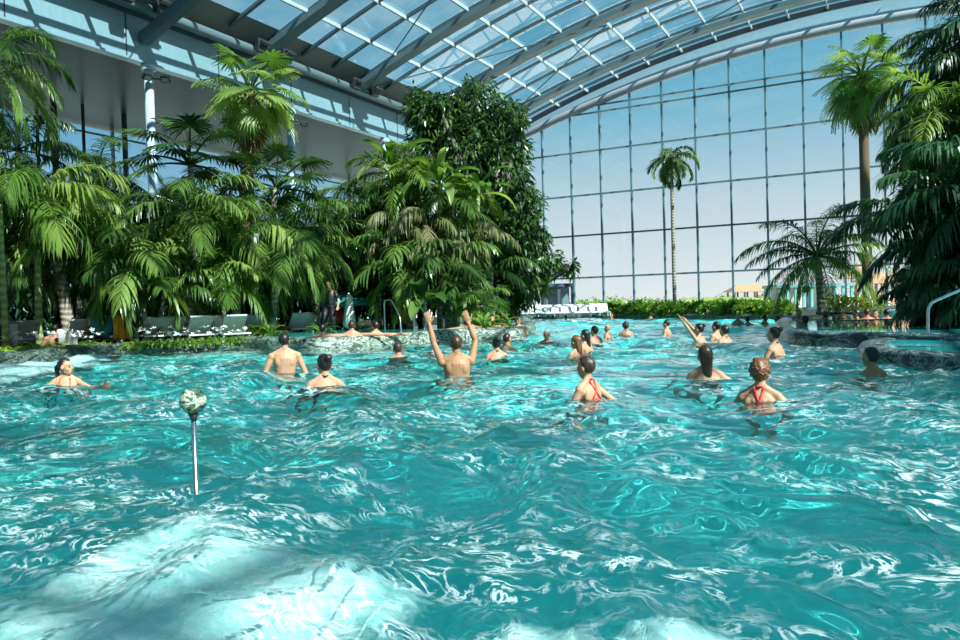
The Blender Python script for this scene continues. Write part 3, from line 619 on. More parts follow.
def leafy(name, label, cat, blobs, base, mat, dens=110, ll=.2, lw=.075, seed=1, trunk=.0, group=None, down=.8, kind=None, parts=('foliage', 'trunk')):
    root = empty(name, base); tag(root, label, cat, group, kind); B = [(b[0]-base[0], b[1]-base[1], b[2]-base[2], b[3], b[4] if len(b) > 4 else 1.) for b in blobs]
    v, q = leafcloud(B, dens, ll, lw, seed, down); inst(parts[0], npmesh('foliage', v, q, mat), root)
    if trunk:
        m = MB(); zt_ = sorted(B, key=lambda b: b[2])
        for b in zt_: m.tube([(0, 0, 0), (b[0]*.25, b[1]*.25, b[2]*.5), (b[0]*.95, b[1]*.95, b[2]*.95)], [trunk, trunk*.7, trunk*.25], 8)
        m.build(parts[1], MT['wood'], root, True)
    return root
def pb(px, py, rpx, z, fz=1.): p = at(px, py, z); return (p.x, p.y, p.z, rpx/F*z, fz)
bl = [pb(448, 122, 30, 27), pb(478, 102, 26, 27.3), pb(428, 112, 22, 26.5), pb(432, 145, 26, 27), pb(498, 128, 27, 27), pb(470, 152, 34, 26.6), pb(512, 116, 16, 27), pb(418, 98, 12, 27),
      pb(505, 175, 28, 26.5), pb(515, 150, 16, 27), pb(520, 205, 24, 26.2), pb(510, 238, 30, 26), pb(534, 240, 17, 26), pb(520, 272, 28, 26), pb(548, 262, 16, 26), pb(570, 268, 9, 26), pb(490, 215, 32, 27), pb(505, 298, 22, 26), pb(480, 185, 30, 27), pb(536, 285, 12, 26)]
rq = random.Random(17); bl = [(b[0], b[1], b[2], b[3]*.86, b[4]) for b in bl]
for b in list(bl):
    for _ in range(2):
        a_ = rq.uniform(0, 6.28); e_ = rq.uniform(-.3, 1.2); r_ = b[3]*1.0; bl.append((b[0]+math.cos(a_)*math.cos(e_)*r_, b[1]+math.sin(a_)*math.cos(e_)*r_, b[2]+math.sin(e_)*r_*.9, b[3]*rq.uniform(.28, .45), .8))
leafy('leafy_tree', 'tall dense broad-leaved tree rising to the glass roof beside the window wall', 'tree', bl, tuple(ground(500, 26.6, .12)), MT['ficus'], 105, .28, .09, 3, .22)
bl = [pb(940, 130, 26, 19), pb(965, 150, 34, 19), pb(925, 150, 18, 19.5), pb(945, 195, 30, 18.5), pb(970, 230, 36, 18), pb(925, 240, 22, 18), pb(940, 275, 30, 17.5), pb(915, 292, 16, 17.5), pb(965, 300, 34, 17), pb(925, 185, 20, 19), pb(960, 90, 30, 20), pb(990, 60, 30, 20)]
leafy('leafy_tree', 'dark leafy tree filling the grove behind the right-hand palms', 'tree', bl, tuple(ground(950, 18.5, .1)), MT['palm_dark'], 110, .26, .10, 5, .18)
# dark undergrowth that closes the left jungle
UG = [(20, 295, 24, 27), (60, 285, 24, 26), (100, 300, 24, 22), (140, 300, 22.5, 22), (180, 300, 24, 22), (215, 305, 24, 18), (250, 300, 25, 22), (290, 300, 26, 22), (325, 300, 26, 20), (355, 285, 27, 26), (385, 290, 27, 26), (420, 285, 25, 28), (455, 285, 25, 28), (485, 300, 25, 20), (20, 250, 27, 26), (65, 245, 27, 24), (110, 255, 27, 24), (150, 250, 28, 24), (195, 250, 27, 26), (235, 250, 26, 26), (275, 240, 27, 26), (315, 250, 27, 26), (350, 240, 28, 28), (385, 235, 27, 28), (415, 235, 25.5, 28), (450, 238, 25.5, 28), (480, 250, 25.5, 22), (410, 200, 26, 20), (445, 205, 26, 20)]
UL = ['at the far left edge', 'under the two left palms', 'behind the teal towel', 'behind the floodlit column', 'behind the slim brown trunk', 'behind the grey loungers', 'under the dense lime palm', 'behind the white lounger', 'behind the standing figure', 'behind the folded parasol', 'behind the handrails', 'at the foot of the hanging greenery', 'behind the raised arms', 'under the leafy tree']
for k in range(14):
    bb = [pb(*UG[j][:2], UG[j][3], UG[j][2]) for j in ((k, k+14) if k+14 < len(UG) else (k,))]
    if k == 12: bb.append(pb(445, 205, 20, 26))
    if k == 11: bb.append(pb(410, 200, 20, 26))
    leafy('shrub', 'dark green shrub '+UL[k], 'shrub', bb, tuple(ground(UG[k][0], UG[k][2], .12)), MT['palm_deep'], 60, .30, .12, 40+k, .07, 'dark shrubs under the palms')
# tall dark planting along the left side windows
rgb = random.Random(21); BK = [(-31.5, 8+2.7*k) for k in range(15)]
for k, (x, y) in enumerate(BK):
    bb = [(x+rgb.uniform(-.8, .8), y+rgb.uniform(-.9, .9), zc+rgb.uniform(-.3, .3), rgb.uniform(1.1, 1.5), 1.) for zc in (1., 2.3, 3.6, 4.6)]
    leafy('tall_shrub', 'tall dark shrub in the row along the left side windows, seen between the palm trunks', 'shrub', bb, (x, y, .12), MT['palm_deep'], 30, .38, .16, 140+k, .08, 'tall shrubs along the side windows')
# ---- hedge along the far rim
def clump(px, z, w_px, h, seed, mat, n, ll, lw, gz=.2):
    p = ground(px, z, gz); return p
hp = [onz(x, 318, .1) for x in range(604, 790, 9)]
rg = random.Random(4); bb = []
hb = [Vector((x, y, 0)) for x, y in far_edge[3:9]]
def along(poly_, d):
    for a, b in zip(poly_, poly_[1:]):
        L = (b-a).length
        if d <= L: return a.lerp(b, d/L)
        d -= L
    return poly_[-1]
HL = sum((b-a).length for a, b in zip(hb, hb[1:]))
d = 5.; k = 0; HN = []
while d < 40 and along(hb, d).x < -3.6:
    p = along(hb, d); n = 5
    bb = [(p.x+rg.uniform(-.5, .5), p.y+.75+rg.uniform(-.2, .3), .30+rg.uniform(-.1, .1), rg.uniform(.32, .44), .85) for _ in range(6)]
    HN.append((p.copy(), bb)); d += 1.45
for k, (p, bb) in enumerate(HN):
    pos = 'leftmost' if k == 0 else ('rightmost' if k == len(HN)-1 else None)
    leafy('hedge_plant', 'low broad-leaved green plant in the hedge row along the far pool rim', 'plant', bb, (p.x, p.y+.75, .12), MT['bush'], 190, .26, .085, 200+k, 0, 'hedge plants along the far rim', down=.1)
# bushes in sunlight on the near ledge
def rosette(label, px, z, kind, L, n, gz=.14, group=None, name='leafy_plant', py=None):
    p = ground(px, z, gz); root = empty(name, p); tag(root, label, 'plant', group); crown(root, Vector((0, 0, .05)), kind, n, L, int(px*7), 85, 10, 'leaf'); return root
rosette('bushy bright plant on the ledge right of the man standing with lowered arms', 272, 19.3, 'strap', .62, 22)
rosette('bright rosette plant on the ledge left of it, beside the white lounger', 258, 19.6, 'strap', .6, 20)
rosette('sunlit rosette plant before the standing figure', 322, 20.5, 'strap', .55, 16)
rosette('arching rosette plant on the tub rim below the leafy tree', 484, 21.0, 'strap', .8, 16)
rosette('second rosette plant on the tub rim, further right', 503, 21.6, 'strap', .7, 16)
rosette('small rosette plant beside the folded parasol', 362, 21., 'strap', .55, 14)
# white flowering plants along the ledge
FL = []
me_l = lib('strap')
rg = random.Random(11)
petal = MB()
for a in range(5):
    t = a*2*PI/5; petal.add([(0, 0, 0), (math.cos(t-.4)*.5, math.sin(t-.4)*.5, .25), (math.cos(t), math.sin(t), .45), (math.cos(t+.4)*.5, math.sin(t+.4)*.5, .25)], [(0, 1, 2, 3)])
pm = petal.mesh('blossom', MT['blossom'])
FX = list(range(-6, 60, 8))+list(range(76, 104, 8))+list(range(140, 250, 8))
for i, px in enumerate(FX):
    z = 17.5+.004*px+rg.uniform(-.15, .15); p = ground(px, z, .12); root = empty('flowering_plant', p)
    tag(root, 'low plant with small white blossoms on the dark ledge at the left', 'plant', 'white flowering plants on the ledge')
    crown(root, Vector((0, 0, 0)), 'strap', 9, .30, 70+i, 80, 20, 'leaf')
    for k in range(5): inst('blossom', pm, root, (rg.uniform(-.22, .22), rg.uniform(-.2, .2), rg.uniform(.22, .42)), (rg.uniform(-.5, .9), rg.uniform(-.4, .4), rg.uniform(0, 6)), rg.uniform(.05, .08))
# ground cover on the ledge: yellow-green creeping leaves
bb = []
for px in range(-10, 262, 10):
    p = ground(px, 16.6+.010*px, .12); bb.append((p.x-.12, p.y+.1, .15, .11, .6))
leafy('creeping_plant', 'yellow-green creeping ground cover spilling over the dark ledge', 'plant', bb, (bb[0][0], bb[0][1], .12), MT['bush'], 500, .08, .045, 77, 0, kind='stuff', down=.2)
# yellow croton in the planter of the swim-up bar
p = ground(856, 24.2, .30); leafy('croton_plant', 'yellow-leaved croton in the planter behind the swim-up bar', 'plant', [(p.x+dx, p.y, p.z+.22, .28, .8) for dx in (-.6, -.25, .15, .5)], tuple(p), MT['yellow'], 150, .28, .06, 78, 0, down=-.5)
# ================================================================== PEOPLE
def skin(name, c):
    m, nt, b = nodes(name); b.inputs['Base Color'].default_value = (*c, 1); b.inputs['Roughness'].default_value = .5; b.inputs['Specular IOR Level'].default_value = .3
    b.inputs['Subsurface Weight'].default_value = .08; b.inputs['Subsurface Scale'].default_value = .02; b.inputs['Subsurface Radius'].default_value = (1, .35, .2)
    tc = N(nt, 'TexCoord'); nz = N(nt, 'TexNoise', i_Scale=9., i_Detail=3.); nt.links.new(tc.outputs['Object'], nz.inputs['Vector'])
    r = ramp(nt, nz.outputs['Fac'], [(.3, tuple(x*.88 for x in c)), (.7, tuple(min(1, x*1.1) for x in c))]); nt.links.new(r.outputs[0], b.inputs['Base Color']); return m
def hairm(name, c):
    m, nt, b = nodes(name); tc = N(nt, 'TexCoord'); mp = N(nt, 'Mapping'); mp.inputs['Scale'].default_value = (60, 60, 9); nt.links.new(tc.outputs['Object'], mp.inputs[0])
    nz = N(nt, 'TexNoise', i_Scale=1., i_Detail=4.); nt.links.new(mp.outputs[0], nz.inputs['Vector'])
    r = ramp(nt, nz.outputs['Fac'], [(.35, tuple(x*.5 for x in c)), (.7, tuple(x*1.5 for x in c))]); nt.links.new(r.outputs[0], b.inputs['Base Color']); b.inputs['Roughness'].default_value = .38
    bp = N(nt, 'Bump', i_Strength=.7, i_Distance=.01); nt.links.new(nz.outputs['Fac'], bp.inputs['Height']); nt.links.new(bp.outputs[0], b.inputs['Normal']); return m
SK = dict(fair=skin('skin_fair', (.52, .28, .17)), tan=skin('skin_tan', (.42, .21, .11)), pink=skin('skin_pink', (.55, .24, .15)), brown=skin('skin_brown', (.32, .15, .08)))
HR = dict(dark=hairm('hair_dark', (.018, .012, .010)), brown=hairm('hair_brown', (.055, .028, .015)), red=hairm('hair_auburn', (.20, .075, .03)), blond=hairm('hair_fair', (.42, .27, .12)), grey=hairm('hair_grey', (.42, .42, .40)))
CL = dict(red=flat('cloth_red', (.60, .03, .03), .5), navy=flat('cloth_navy', (.01, .015, .06), .5), black=flat('cloth_black', (.012, .012, .014), .5), pink=flat('cloth_pink', (.8, .25, .3), .5), teal=flat('cloth_teal', (.01, .22, .24), .7),
          white=flat('cloth_white', (.75, .75, .72), .7), blue=flat('cloth_blue', (.04, .16, .45), .6), orange=flat('cloth_orange', (.9, .35, .03), .7), yellow=flat('cloth_yellow', (.85, .55, .05), .7), grey=flat('cloth_grey', (.30, .32, .31), .8))
eyem = flat('eye_dark', (.01, .008, .008), .15)
MALE = [(-.04, .125, .10), (.06, .160, .115), (.2, .155, .108), (.38, .145, .10), (.6, .165, .112), (.8, .180, .115), (.92, .150, .09), (1.0, .075, .062)]
FEM = [(-.04, .13, .105), (.06, .168, .12), (.2, .155, .11), (.4, .118, .088), (.6, .132, .098), (.8, .150, .10), (.92, .120, .078), (1.0, .060, .052)]
def bake(mb, voxel, smooth, mat, name):
    me = mb.mesh('tmp', mat); o = bpy.data.objects.new('tmp', me); sc.collection.objects.link(o)
    r = o.modifiers.new('r', 'REMESH'); r.mode = 'VOXEL'; r.voxel_size = voxel; r.use_smooth_shade = True
    s = o.modifiers.new('s', 'SMOOTH'); s.factor = .5; s.iterations = smooth
    dg = bpy.context.evaluated_depsgraph_get(); out = bpy.data.meshes.new_from_object(o.evaluated_get(dg), depsgraph=dg)
    bpy.data.objects.remove(o); bpy.data.meshes.remove(me); out.name = name; out.materials.clear(); out.materials.append(mat); out.shade_smooth(); return out
def V3(*a): return Vector(a)
def person(label, px, wy, ty, face, sex='m', pose='stand', sk='fair', hair='dark', style='short', suit='navy', S=1., vox=.011, hyaw=0, arms=None, tilt=0, z=None, floor=-1.2, base=0., group=None, name='person', cover=None, legs='auto', htilt=0):
    """px: picture column, wy: where the body meets the water, ty: top of the head; face: 0 = looks away from the camera, 90 = to its left"""
    if z is None:
        wy -= 5.5*(wy-308)/92
        P = onz(px, wy, base); zz = (P-Vector((0, 0, H))).dot(fwd)
    else: zz = z; P = at(px, wy, z)
    h = at(px, ty, zz).z                                    # height of the head's top above the water
    head_dir = math.atan2(P.x, P.y); rz = -head_dir+R_(face)
    fz = floor; top = h-fz                                   # local z = 0 at the feet
    X_ = MALE if sex == 'm' else FEM; sw = (.185 if sex == 'm' else .158)*S
    tl = R_(tilt); T = V3(0, math.sin(tl), math.cos(tl))     # torso direction
    nb = V3(0, 0, top-.265*S)+V3(0, 0, 0); pel = nb-T*.50*S; fw = V3(0, math.cos(tl), -math.sin(tl))
    mb = MB()
    sec = [(pel+T*.50*S*t, rx*S, ry*S) for t, rx, ry in X_]
    mb.tube([s[0] for s in sec], [s[1] for s in sec], 20, ell=[s[2]/s[1] for s in sec], xdir=(1, 0, 0))
    # neck, shoulders
    Rh = Matrix.Rotation(R_(hyaw), 3, 'Z') @ Matrix.Rotation(R_(-htilt), 3, 'X')
    hc = V3(0, .015*S, top-.125*S)
    mb.tube([nb-T*.05*S, nb+V3(0, 0, .05)*S, hc-V3(0, .01, .02)*S], [.062*S, .052*S if sex == 'm' else .043*S, .05*S], 12)
    shl = {}
    for sg in (-1, 1):
        sh = nb+V3(sg*sw, 0, 0)-T*.075*S; shl[sg] = sh
        mb.tube([nb+V3(sg*.03*S, -.01, .02*S), nb+V3(sg*sw*.6, -.005, -.022*S), sh+V3(0, 0, .012)], [.04*S, .038*S, .045*S], 10)
        mb.ball(sh, .057*S if sex == 'm' else .046*S)
        mb.ball(nb+V3(sg*.085*S, 0, 0)-T*.15*S-fw*(.068 if sex == 'm' else .058)*S, (.062*S, .042*S, .085*S))     # shoulder blade
        if sex == 'm': mb.ball(nb+V3(sg*.08*S, 0, 0)-T*.16*S+fw*.07*S, (.075*S, .035*S, .05*S))
        else: mb.ball(nb+V3(sg*.068*S, 0, 0)-T*.20*S+fw*.085*S, (.056*S, .05*S, .055*S))
    for sg in (-1, 1):
        mb.tube([pel+V3(sg*.038*S, 0, 0)-fw*.075*S, pel+T*.2*S+V3(sg*.036*S, 0, 0)-fw*(.064 if sex == 'm' else .06)*S, pel+T*.40*S+V3(sg*.04*S, 0, 0)-fw*(.082 if sex == 'm' else .068)*S], [.036*S, .036*S, .034*S], 8, rnd=True)
    # arms
    if arms is None:
        arms = {'stand': {-1: ((-.38, .12, -.9), (-.05, .75, -.65)), 1: ((.38, .12, -.9), (.05, .75, -.65))},
                'spread': {-1: ((-.88, .12, -.35), (-.85, .4, -.15)), 1: ((.88, .12, -.35), (.85, .4, -.15))},
                'rim': {-1: ((-.93, -.28, .06), (-.97, .1, -.04)), 1: ((.93, -.28, .06), (.97, .1, -.04))}, 'lie': {-1: ((-.93, .35, -.05), (-.95, .3, -.12)), 1: ((.93, .35, -.05), (.95, .3, -.12))},
                'fwd': {-1: ((-.25, .75, -.6), (-.1, .95, -.15)), 1: ((.25, .75, -.6), (.1, .95, -.15))}}[pose]
    for sg in (-1, 1):
        u, f = (Vector(a).normalized() for a in arms[sg]); sh = shl[sg]; el = sh+u*.28*S; wr = el+f*.25*S; g = 1. if sex == 'm' else .82
        mb.tube([sh, sh.lerp(el, .35), el, el.lerp(wr, .3), wr], [.050*S*g, .050*S*g, .038*S*g, .041*S*g, .026*S*g], 10, rnd=True)
        side = f.cross(V3(0, 1, .3)).normalized() if abs(f.y) < .8 else f.cross(V3(0, 0, 1)).normalized()
        nrm = side.cross(f)
        mb.tube([wr, wr+f*.045*S, wr+f*.095*S], [.026*S, .042*S, .040*S], 10, ell=.42, xdir=tuple(side), rnd=True)
        for k, (o_, l_) in enumerate(((-.031, .068), (-.011, .08), (.010, .075), (.030, .058))):
            b0 = wr+f*.085*S+side*o_*S; d0 = (f+side*o_*3.2).normalized(); m0 = b0+d0*l_*.55*S; e0 = m0+(d0+nrm*.25).normalized()*l_*.5*S
            mb.tube([b0, m0, e0], [.0105*S, .0098*S, .0085*S], 7, rnd=True)
        b0 = wr+f*.03*S+side*(-.03)*S; mb.tube([b0, b0+(f*.6-side*.8).normalized()*.04*S, b0+(f*.85-side*.75).normalized()*.075*S], [.014*S, .012*S, .010*S], 7, rnd=True)
    # legs
    LG = {}
    for sg in (-1, 1):
        hp = pel+V3(sg*.085*S, 0, 0)
        if legs == 'swim':
            kn = hp+V3(sg*.06, -.36*S, -.20*S); an = kn+V3(0, -.40*S, -.08*S); toe = an+V3(0, -.14*S, -.06*S)
        elif legs == 'sit':
            kn = hp+V3(sg*.05, .42*S, .03*S); an = kn+V3(0, .06, -.42*S); toe = an+V3(0, .17*S, -.02)
        else:
            an = V3(sg*.11*S, hp.y*0, .07*S); dv = an-hp; L1 = .43*S; L2 = .42*S; dd = min(dv.length, (L1+L2)*.995)
            if dv.length > dd: an = hp+dv.normalized()*dd
            a_ = (L1*L1-L2*L2+dd*dd)/(2*dd); hh = math.sqrt(max(0, L1*L1-a_*a_)); kn = hp+dv.normalized()*a_+V3(sg*.25, 1, 0).normalized()*hh; toe = an+V3(sg*.03, .17*S, -.035*S)
        LG[sg] = (hp, kn, an)
        mb.tube([hp, hp.lerp(kn, .3), kn], [.088*S, .082*S, .054*S], 10, rnd=True); mb.tube([kn, kn.lerp(an, .3), an], [.054*S, .056*S, .036*S], 10, rnd=True)
        mb.tube([an-V3(0, .03, .02)*S, toe], [.042*S, .034*S], 8, ell=.7, rnd=True)
    # head
    def hp_(x, y, z): return hc+Rh @ V3(x*S, y*S, z*S)
    mb.ball(hp_(0, -.008, .03), (.073*S, .092*S, .092*S), mat=Rh, nu=16, nv=12); mb.ball(hp_(0, .028, -.045), (.055*S, .062*S, .068*S), mat=Rh)
    mb.ball(hp_(0, .060, -.088), (.024*S, .022*S, .018*S), mat=Rh)
    mb.tube([hp_(0, .082, .02), hp_(0, .108, -.018), hp_(0, .09, -.03)], [.009*S, .014*S, .012*S], 8, rnd=True)
    mb.ball(hp_(0, .080, .036), (.048*S, .014*S, .010*S), mat=Rh); mb.ball(hp_(0, .083, -.058), (.024*S, .012*S, .010*S), mat=Rh)
    for sg in (-1, 1): mb.ball(hp_(sg*.076, -.002, -.008), (.010*S, .020*S, .030*S), mat=Rh); mb.ball(hp_(sg*.04, .058, -.028), (.024*S, .02*S, .02*S), mat=Rh)
    me = bake(mb, vox, 3 if vox < .012 else 2, SK[sk], 'person')
    o = inst(name, me, None, (P.x, P.y, fz), (0, 0, rz)); tag(o, label, 'person', group)
    # eyes
    if vox < .0125:
        for sg in (-1, 1): MB().ball(hp_(sg*.030, .079, .008), (.011*S, .007*S, .006*S), 8, 6, mat=Rh).build('eye', eyem, o, True)
    # hair
    if style != 'bald':
        hb_ = MB(); rg = random.Random(int(px)); nu, nv = 26, 18; v = []
        ln = {'short': -.035, 'bun': -.04, 'pony': -.04, 'long': -.06, 'curly': -.05, 'wet': -.045}[style]; fat = 1.17 if style == 'curly' else 1.07
        tmp = MB().ball((0, 0, 0), 1., nu, nv)
        for q in tmp.v:
            d = Vector(q); r = fat*(1+(.06 if style == 'curly' else .018)*math.sin(d.x*17+px)*math.sin(d.z*15+d.y*9)+(.09 if style == 'curly' else .01)*rg.uniform(-1, 1))
            p = V3(d.x*.073, -.008+d.y*.092, .03+d.z*.092)*r+V3(0, 0, .0)
            front = d.y > (.35+.25*(1-abs(d.x))) and d.z < .62
            if front or (p.z < ln and d.y > -.2) or (p.z < ln-.03): p = V3(d.x*.058, -.008+d.y*.07, .03+d.z*.066)
            if abs(d.x) > .75 and d.y > .05 and d.z < .1: p = V3(d.x*.062, -.008+d.y*.07, .03+d.z*.07)
            v.append(hp_(*p))
        hb_.add(v, tmp.f)
        if style == 'curly':
            for _ in range(150):
                t_ = rg.uniform(0, 6.28); zz_ = rg.uniform(-.45, 1); q_ = math.sqrt(max(0, 1-zz_*zz_)); d = V3(q_*math.cos(t_), q_*math.sin(t_), zz_)
                if d.y > .45 and d.z < .6: continue
                hb_.ball(hp_(d.x*.079, -.008+d.y*.098, .03+d.z*.097), (.017*S*rg.uniform(.7, 1.3), .017*S, .015*S), 6, 5)
        if style == 'bun': hb_.ball(hp_(.01, -.10, .085), (.042*S, .042*S, .038*S)); hb_.ball(hp_(.03, -.11, .10), (.026*S, .026*S, .024*S))
        if style in ('pony', 'wet'):
            hb_.tube([hp_(0, -.09, .04), hp_(0, -.125, .0), hp_(0, -.118, -.08), hp_(.01, -.10, -.17), hp_(.012, -.095, -.24)], [.022*S, .03*S, .028*S, .02*S, .008*S], 10, ell=.7, rnd=True)
        if style == 'long':
            hb_.tube([hp_(0, -.055, .05), hp_(0, -.07, -.03), hp_(0, -.082, -.12), hp_(.01, -.088, -.22), hp_(.015, -.09, -.31)], [.066*S, .064*S, .052*S, .036*S, .010*S], 14, ell=.5, xdir=tuple(Rh @ V3(1, 0, 0)), rnd=True)
        hb_.build('hair', HR[hair], o, True)
    # swimwear or clothes
    def shell(t0, t1, k, extra=0.):
        ss = [s for s in [(t, *[np.interp(t, [a[0] for a in X_], [a[j] for a in X_]) for j in (1, 2)]) for t in np.linspace(t0, t1, 5)]]
        return [pel+T*.5*S*s[0] for s in ss], [s[1]*S*k+extra for s in ss], [s[2]/s[1]*1.02 for s in ss]
    if suit:
        c = MB()
        if cover == 'shirt':
            p_, r_, e_ = shell(.02, .97, 1.10, .004); c.tube(p_, r_, 20, ell=e_, xdir=(1, 0, 0))
            for sg in (-1, 1): c.ball(shl[sg], .07*S); c.tube([shl[sg], shl[sg]+Vector(arms[sg][0]).normalized()*.2*S], [.066*S, .058*S], 12)
            c.build('shirt', CL[suit], o, True)
            c = MB(); p_, r_, e_ = shell(-.04, .10, 1.10, .004); c.tube(p_, r_, 20, ell=e_, xdir=(1, 0, 0))
            for sg in (-1, 1): c.tube(LG[sg], [.100*S, .078*S, .062*S], 12)
            c.build('trousers', CL['black'], o, True)
        elif sex == 'm':
            p_, r_, e_ = shell(-.04, .12, 1.07); c.tube(p_, r_, 20, ell=e_, xdir=(1, 0, 0)); c.build('swim_trunks', CL[suit], o, True)
        else:
            p_, r_, e_ = shell(.56, .66, 1.04, .003); c.tube(p_, r_, 20, ell=[e*1.07 for e in e_], xdir=(1, 0, 0))
            for sg in (-1, 1):
                if suit == 'red': c.tube([nb+V3(sg*.09*S, 0, 0)-T*.2*S-fw*.108*S, nb+V3(-sg*.01*S, 0, 0)-T*.08*S-fw*.092*S, nb+V3(-sg*.045*S, 0, .02*S)-fw*.045*S], .011*S, 6)
                c.ball(nb+V3(sg*.068*S, 0, 0)-T*.20*S+fw*.095*S, (.060*S, .05*S, .056*S))
                c.tube([nb+V3(sg*.075*S, 0, 0)-T*.15*S+fw*.115*S, nb+V3(sg*.06*S, 0, 0)-T*.02*S+fw*.055*S, nb+V3(sg*.045*S, 0, .035*S)-fw*.02*S, nb+V3(0, 0, .03*S)-fw*.062*S], .0085*S, 6)
            c.build('bikini_top', CL[suit], o, True)
            c = MB(); p_, r_, e_ = shell(-.05, .12, 1.05); c.tube(p_, r_, 20, ell=e_, xdir=(1, 0, 0)); c.build('bikini_bottom', CL[suit], o, True)
    return o
PG = None
person('dark-haired woman swimming at the far left with both arms stretched out over the water', 66, 385, 358, 168, 'f', arms={-1: ((-.62, .72, -.25), (-.70, .70, .12)), 1: ((.70, .45, -.38), (.68, .6, -.25))}, sk='fair', hair='dark', style='pony', suit='red', vox=.010, hyaw=68)
person('man with short dark hair standing bare-backed with lowered arms before the marble rim', 285, 372, 333, 0, 'm', 'stand', 'fair', 'dark', 'short', 'navy', 1.02, .009, arms={-1: ((-.38, .0, -.92), (-.10, .45, -.85)), 1: ((.38, .0, -.92), (.10, .45, -.85))})
person('woman with a dark hair bun seen from behind, navy bikini at the waterline', 325, 391, 354, 8, 'f', 'stand', 'fair', 'dark', 'bun', 'navy', 1.04, .009, arms={-1: ((-.62, .1, -.78), (-.1, .6, -.75)), 1: ((.62, .1, -.78), (.1, .6, -.75))}, hyaw=12)
person('short-haired man sunk to his shoulders with arms spread, before the steel handrails', 398, 361, 342, 0, 'm', 'spread', 'pink', 'brown', 'short', 'navy', 1.0, .011)
person('dark-haired bather half hidden left of the man with raised arms', 436, 353, 338, 40, 'f', 'stand', 'fair', 'dark', 'short', 'navy', .95, .011)
person('bare-backed man stretching both arms straight up', 457, 376.5, 335, 0, 'm', sk='tan', hair='brown', style='short', suit='black', S=1.02, vox=.0075, arms={-1: ((-.36, .35, .85), (-.20, .10, .97)), 1: ((.22, .35, .88), (-.34, .10, .94))})
person('woman with pinned-up dark hair low in the water before the reclining tub guests', 497, 358, 337, 12, 'f', 'stand', 'fair', 'dark', 'bun', 'black', 1., .011)
person('dark-haired bather low in the water just behind the woman with pinned-up hair', 507, 348, 333.5, -50, 'm', 'fwd', 'tan', 'dark', 'short', 'black', 1., .012)
person('grey-haired bather facing the camera, alone left of the group of women', 547, 344.5, 330, 170, 'm', 'stand', 'pink', 'grey', 'short', 'navy', .95, .012)
person('woman with a long dark auburn braid, left of the group in a queue', 577, 358, 335, 50, 'f', 'stand', 'fair', 'red', 'long', 'red', .98, .011)
person('woman with long black hair behind the one with the braid', 586, 350, 329.5, 60, 'f', 'stand', 'fair', 'dark', 'long', 'black', 1., .012)
person('dark short-haired bather third in the queue behind the long-haired women', 595, 342.5, 326, 50, 'm', 'stand', 'pink', 'dark', 'short', 'navy', 1., .012)
person('fair-haired child with red shoulder straps, fourth in the queue', 608, 338, 325, 70, 'f', 'stand', 'pink', 'blond', 'short', 'red', .8, .012)
person('curly brown-haired bather standing right of the queue', 626, 336.5, 322, 10, 'f', 'stand', 'fair', 'brown', 'curly', 'black', .92, .012)
person('boy with dark hair standing alone in the middle of the far water', 667, 335, 320, 75, 'm', 'stand', 'fair', 'dark', 'short', 'navy', .88, .012)
person('woman with a dark bun raising her arms up to the left', 700, 344, 323.5, 66, 'f', sk='fair', hair='dark', style='bun', suit='black', S=1., vox=.010, arms={-1: ((-.15, .52, .84), (.05, .62, .80)), 1: ((.2, .72, .66), (.0, .66, .74))})
person('dark-haired bather left of the pair behind the woman with the raised arm', 717, 339.5, 321.5, 60, 'm', 'stand', 'fair', 'dark', 'short', 'navy', 1., .012)
person('woman with shoulder-length dark hair and navy top, right of the pair', 725, 343, 325, 50, 'f', 'stand', 'fair', 'dark', 'short', 'navy', 1.02, .012)
person('woman with dark pinned-up hair and black top beside the marble platform', 775, 355, 327, 62, 'f', arms={-1: ((-.3, .3, -.9), (-.1, .6, -.8)), 1: ((.35, -.2, -.9), (.2, .2, -.95))}, sk='fair', hair='dark', style='bun', suit='black', S=1.02, vox=.010)
person('woman with long wet brown hair down her back, arms reaching through the water', 706, 382, 345, 12, 'f', arms={-1: ((-.5, .1, -.85), (-.25, .2, -.9)), 1: ((.78, .35, -.50), (.93, .25, -.22))}, sk='fair', hair='brown', style='long', suit='black', S=1.02, vox=.009)
person('person with tousled auburn hair and red neck strap, nearest of the bathers', 760, 398, 360, -8, 'f', 'stand', 'fair', 'red', 'curly', 'red', 1.0, .009, arms={-1: ((-.55, .2, -.8), (-.1, .7, -.7)), 1: ((.75, .1, -.62), (.4, .6, -.6))}, htilt=8)
person('girl in a red halter swimsuit with wet pinned hair, one arm trailing to the right', 588, 402, 356, 58, 'f', arms={-1: ((-.3, .3, -.9), (.1, .6, -.7)), 1: ((.55, -.55, -.62), (.80, -.50, -.35))}, sk='fair', hair='brown', style='short', suit='red', S=.88, vox=.009)
person('man with short dark hair swimming below the curved black marble wall', 872, 372, 347, 55, 'm', 'fwd', 'tan', 'dark', 'short', 'navy', 1., .010)
person('dark-haired bather leaning on the front marble platform with one arm along its edge', 805, 328, 315.5, 60, 'f', arms={-1: ((-.9, .3, .0), (-.95, .2, -.1)), 1: ((.5, .6, -.5), (-.2, .9, -.1))}, sk='tan', hair='dark', style='short', suit='black', S=1., vox=.012, base=.0, z=17.2)
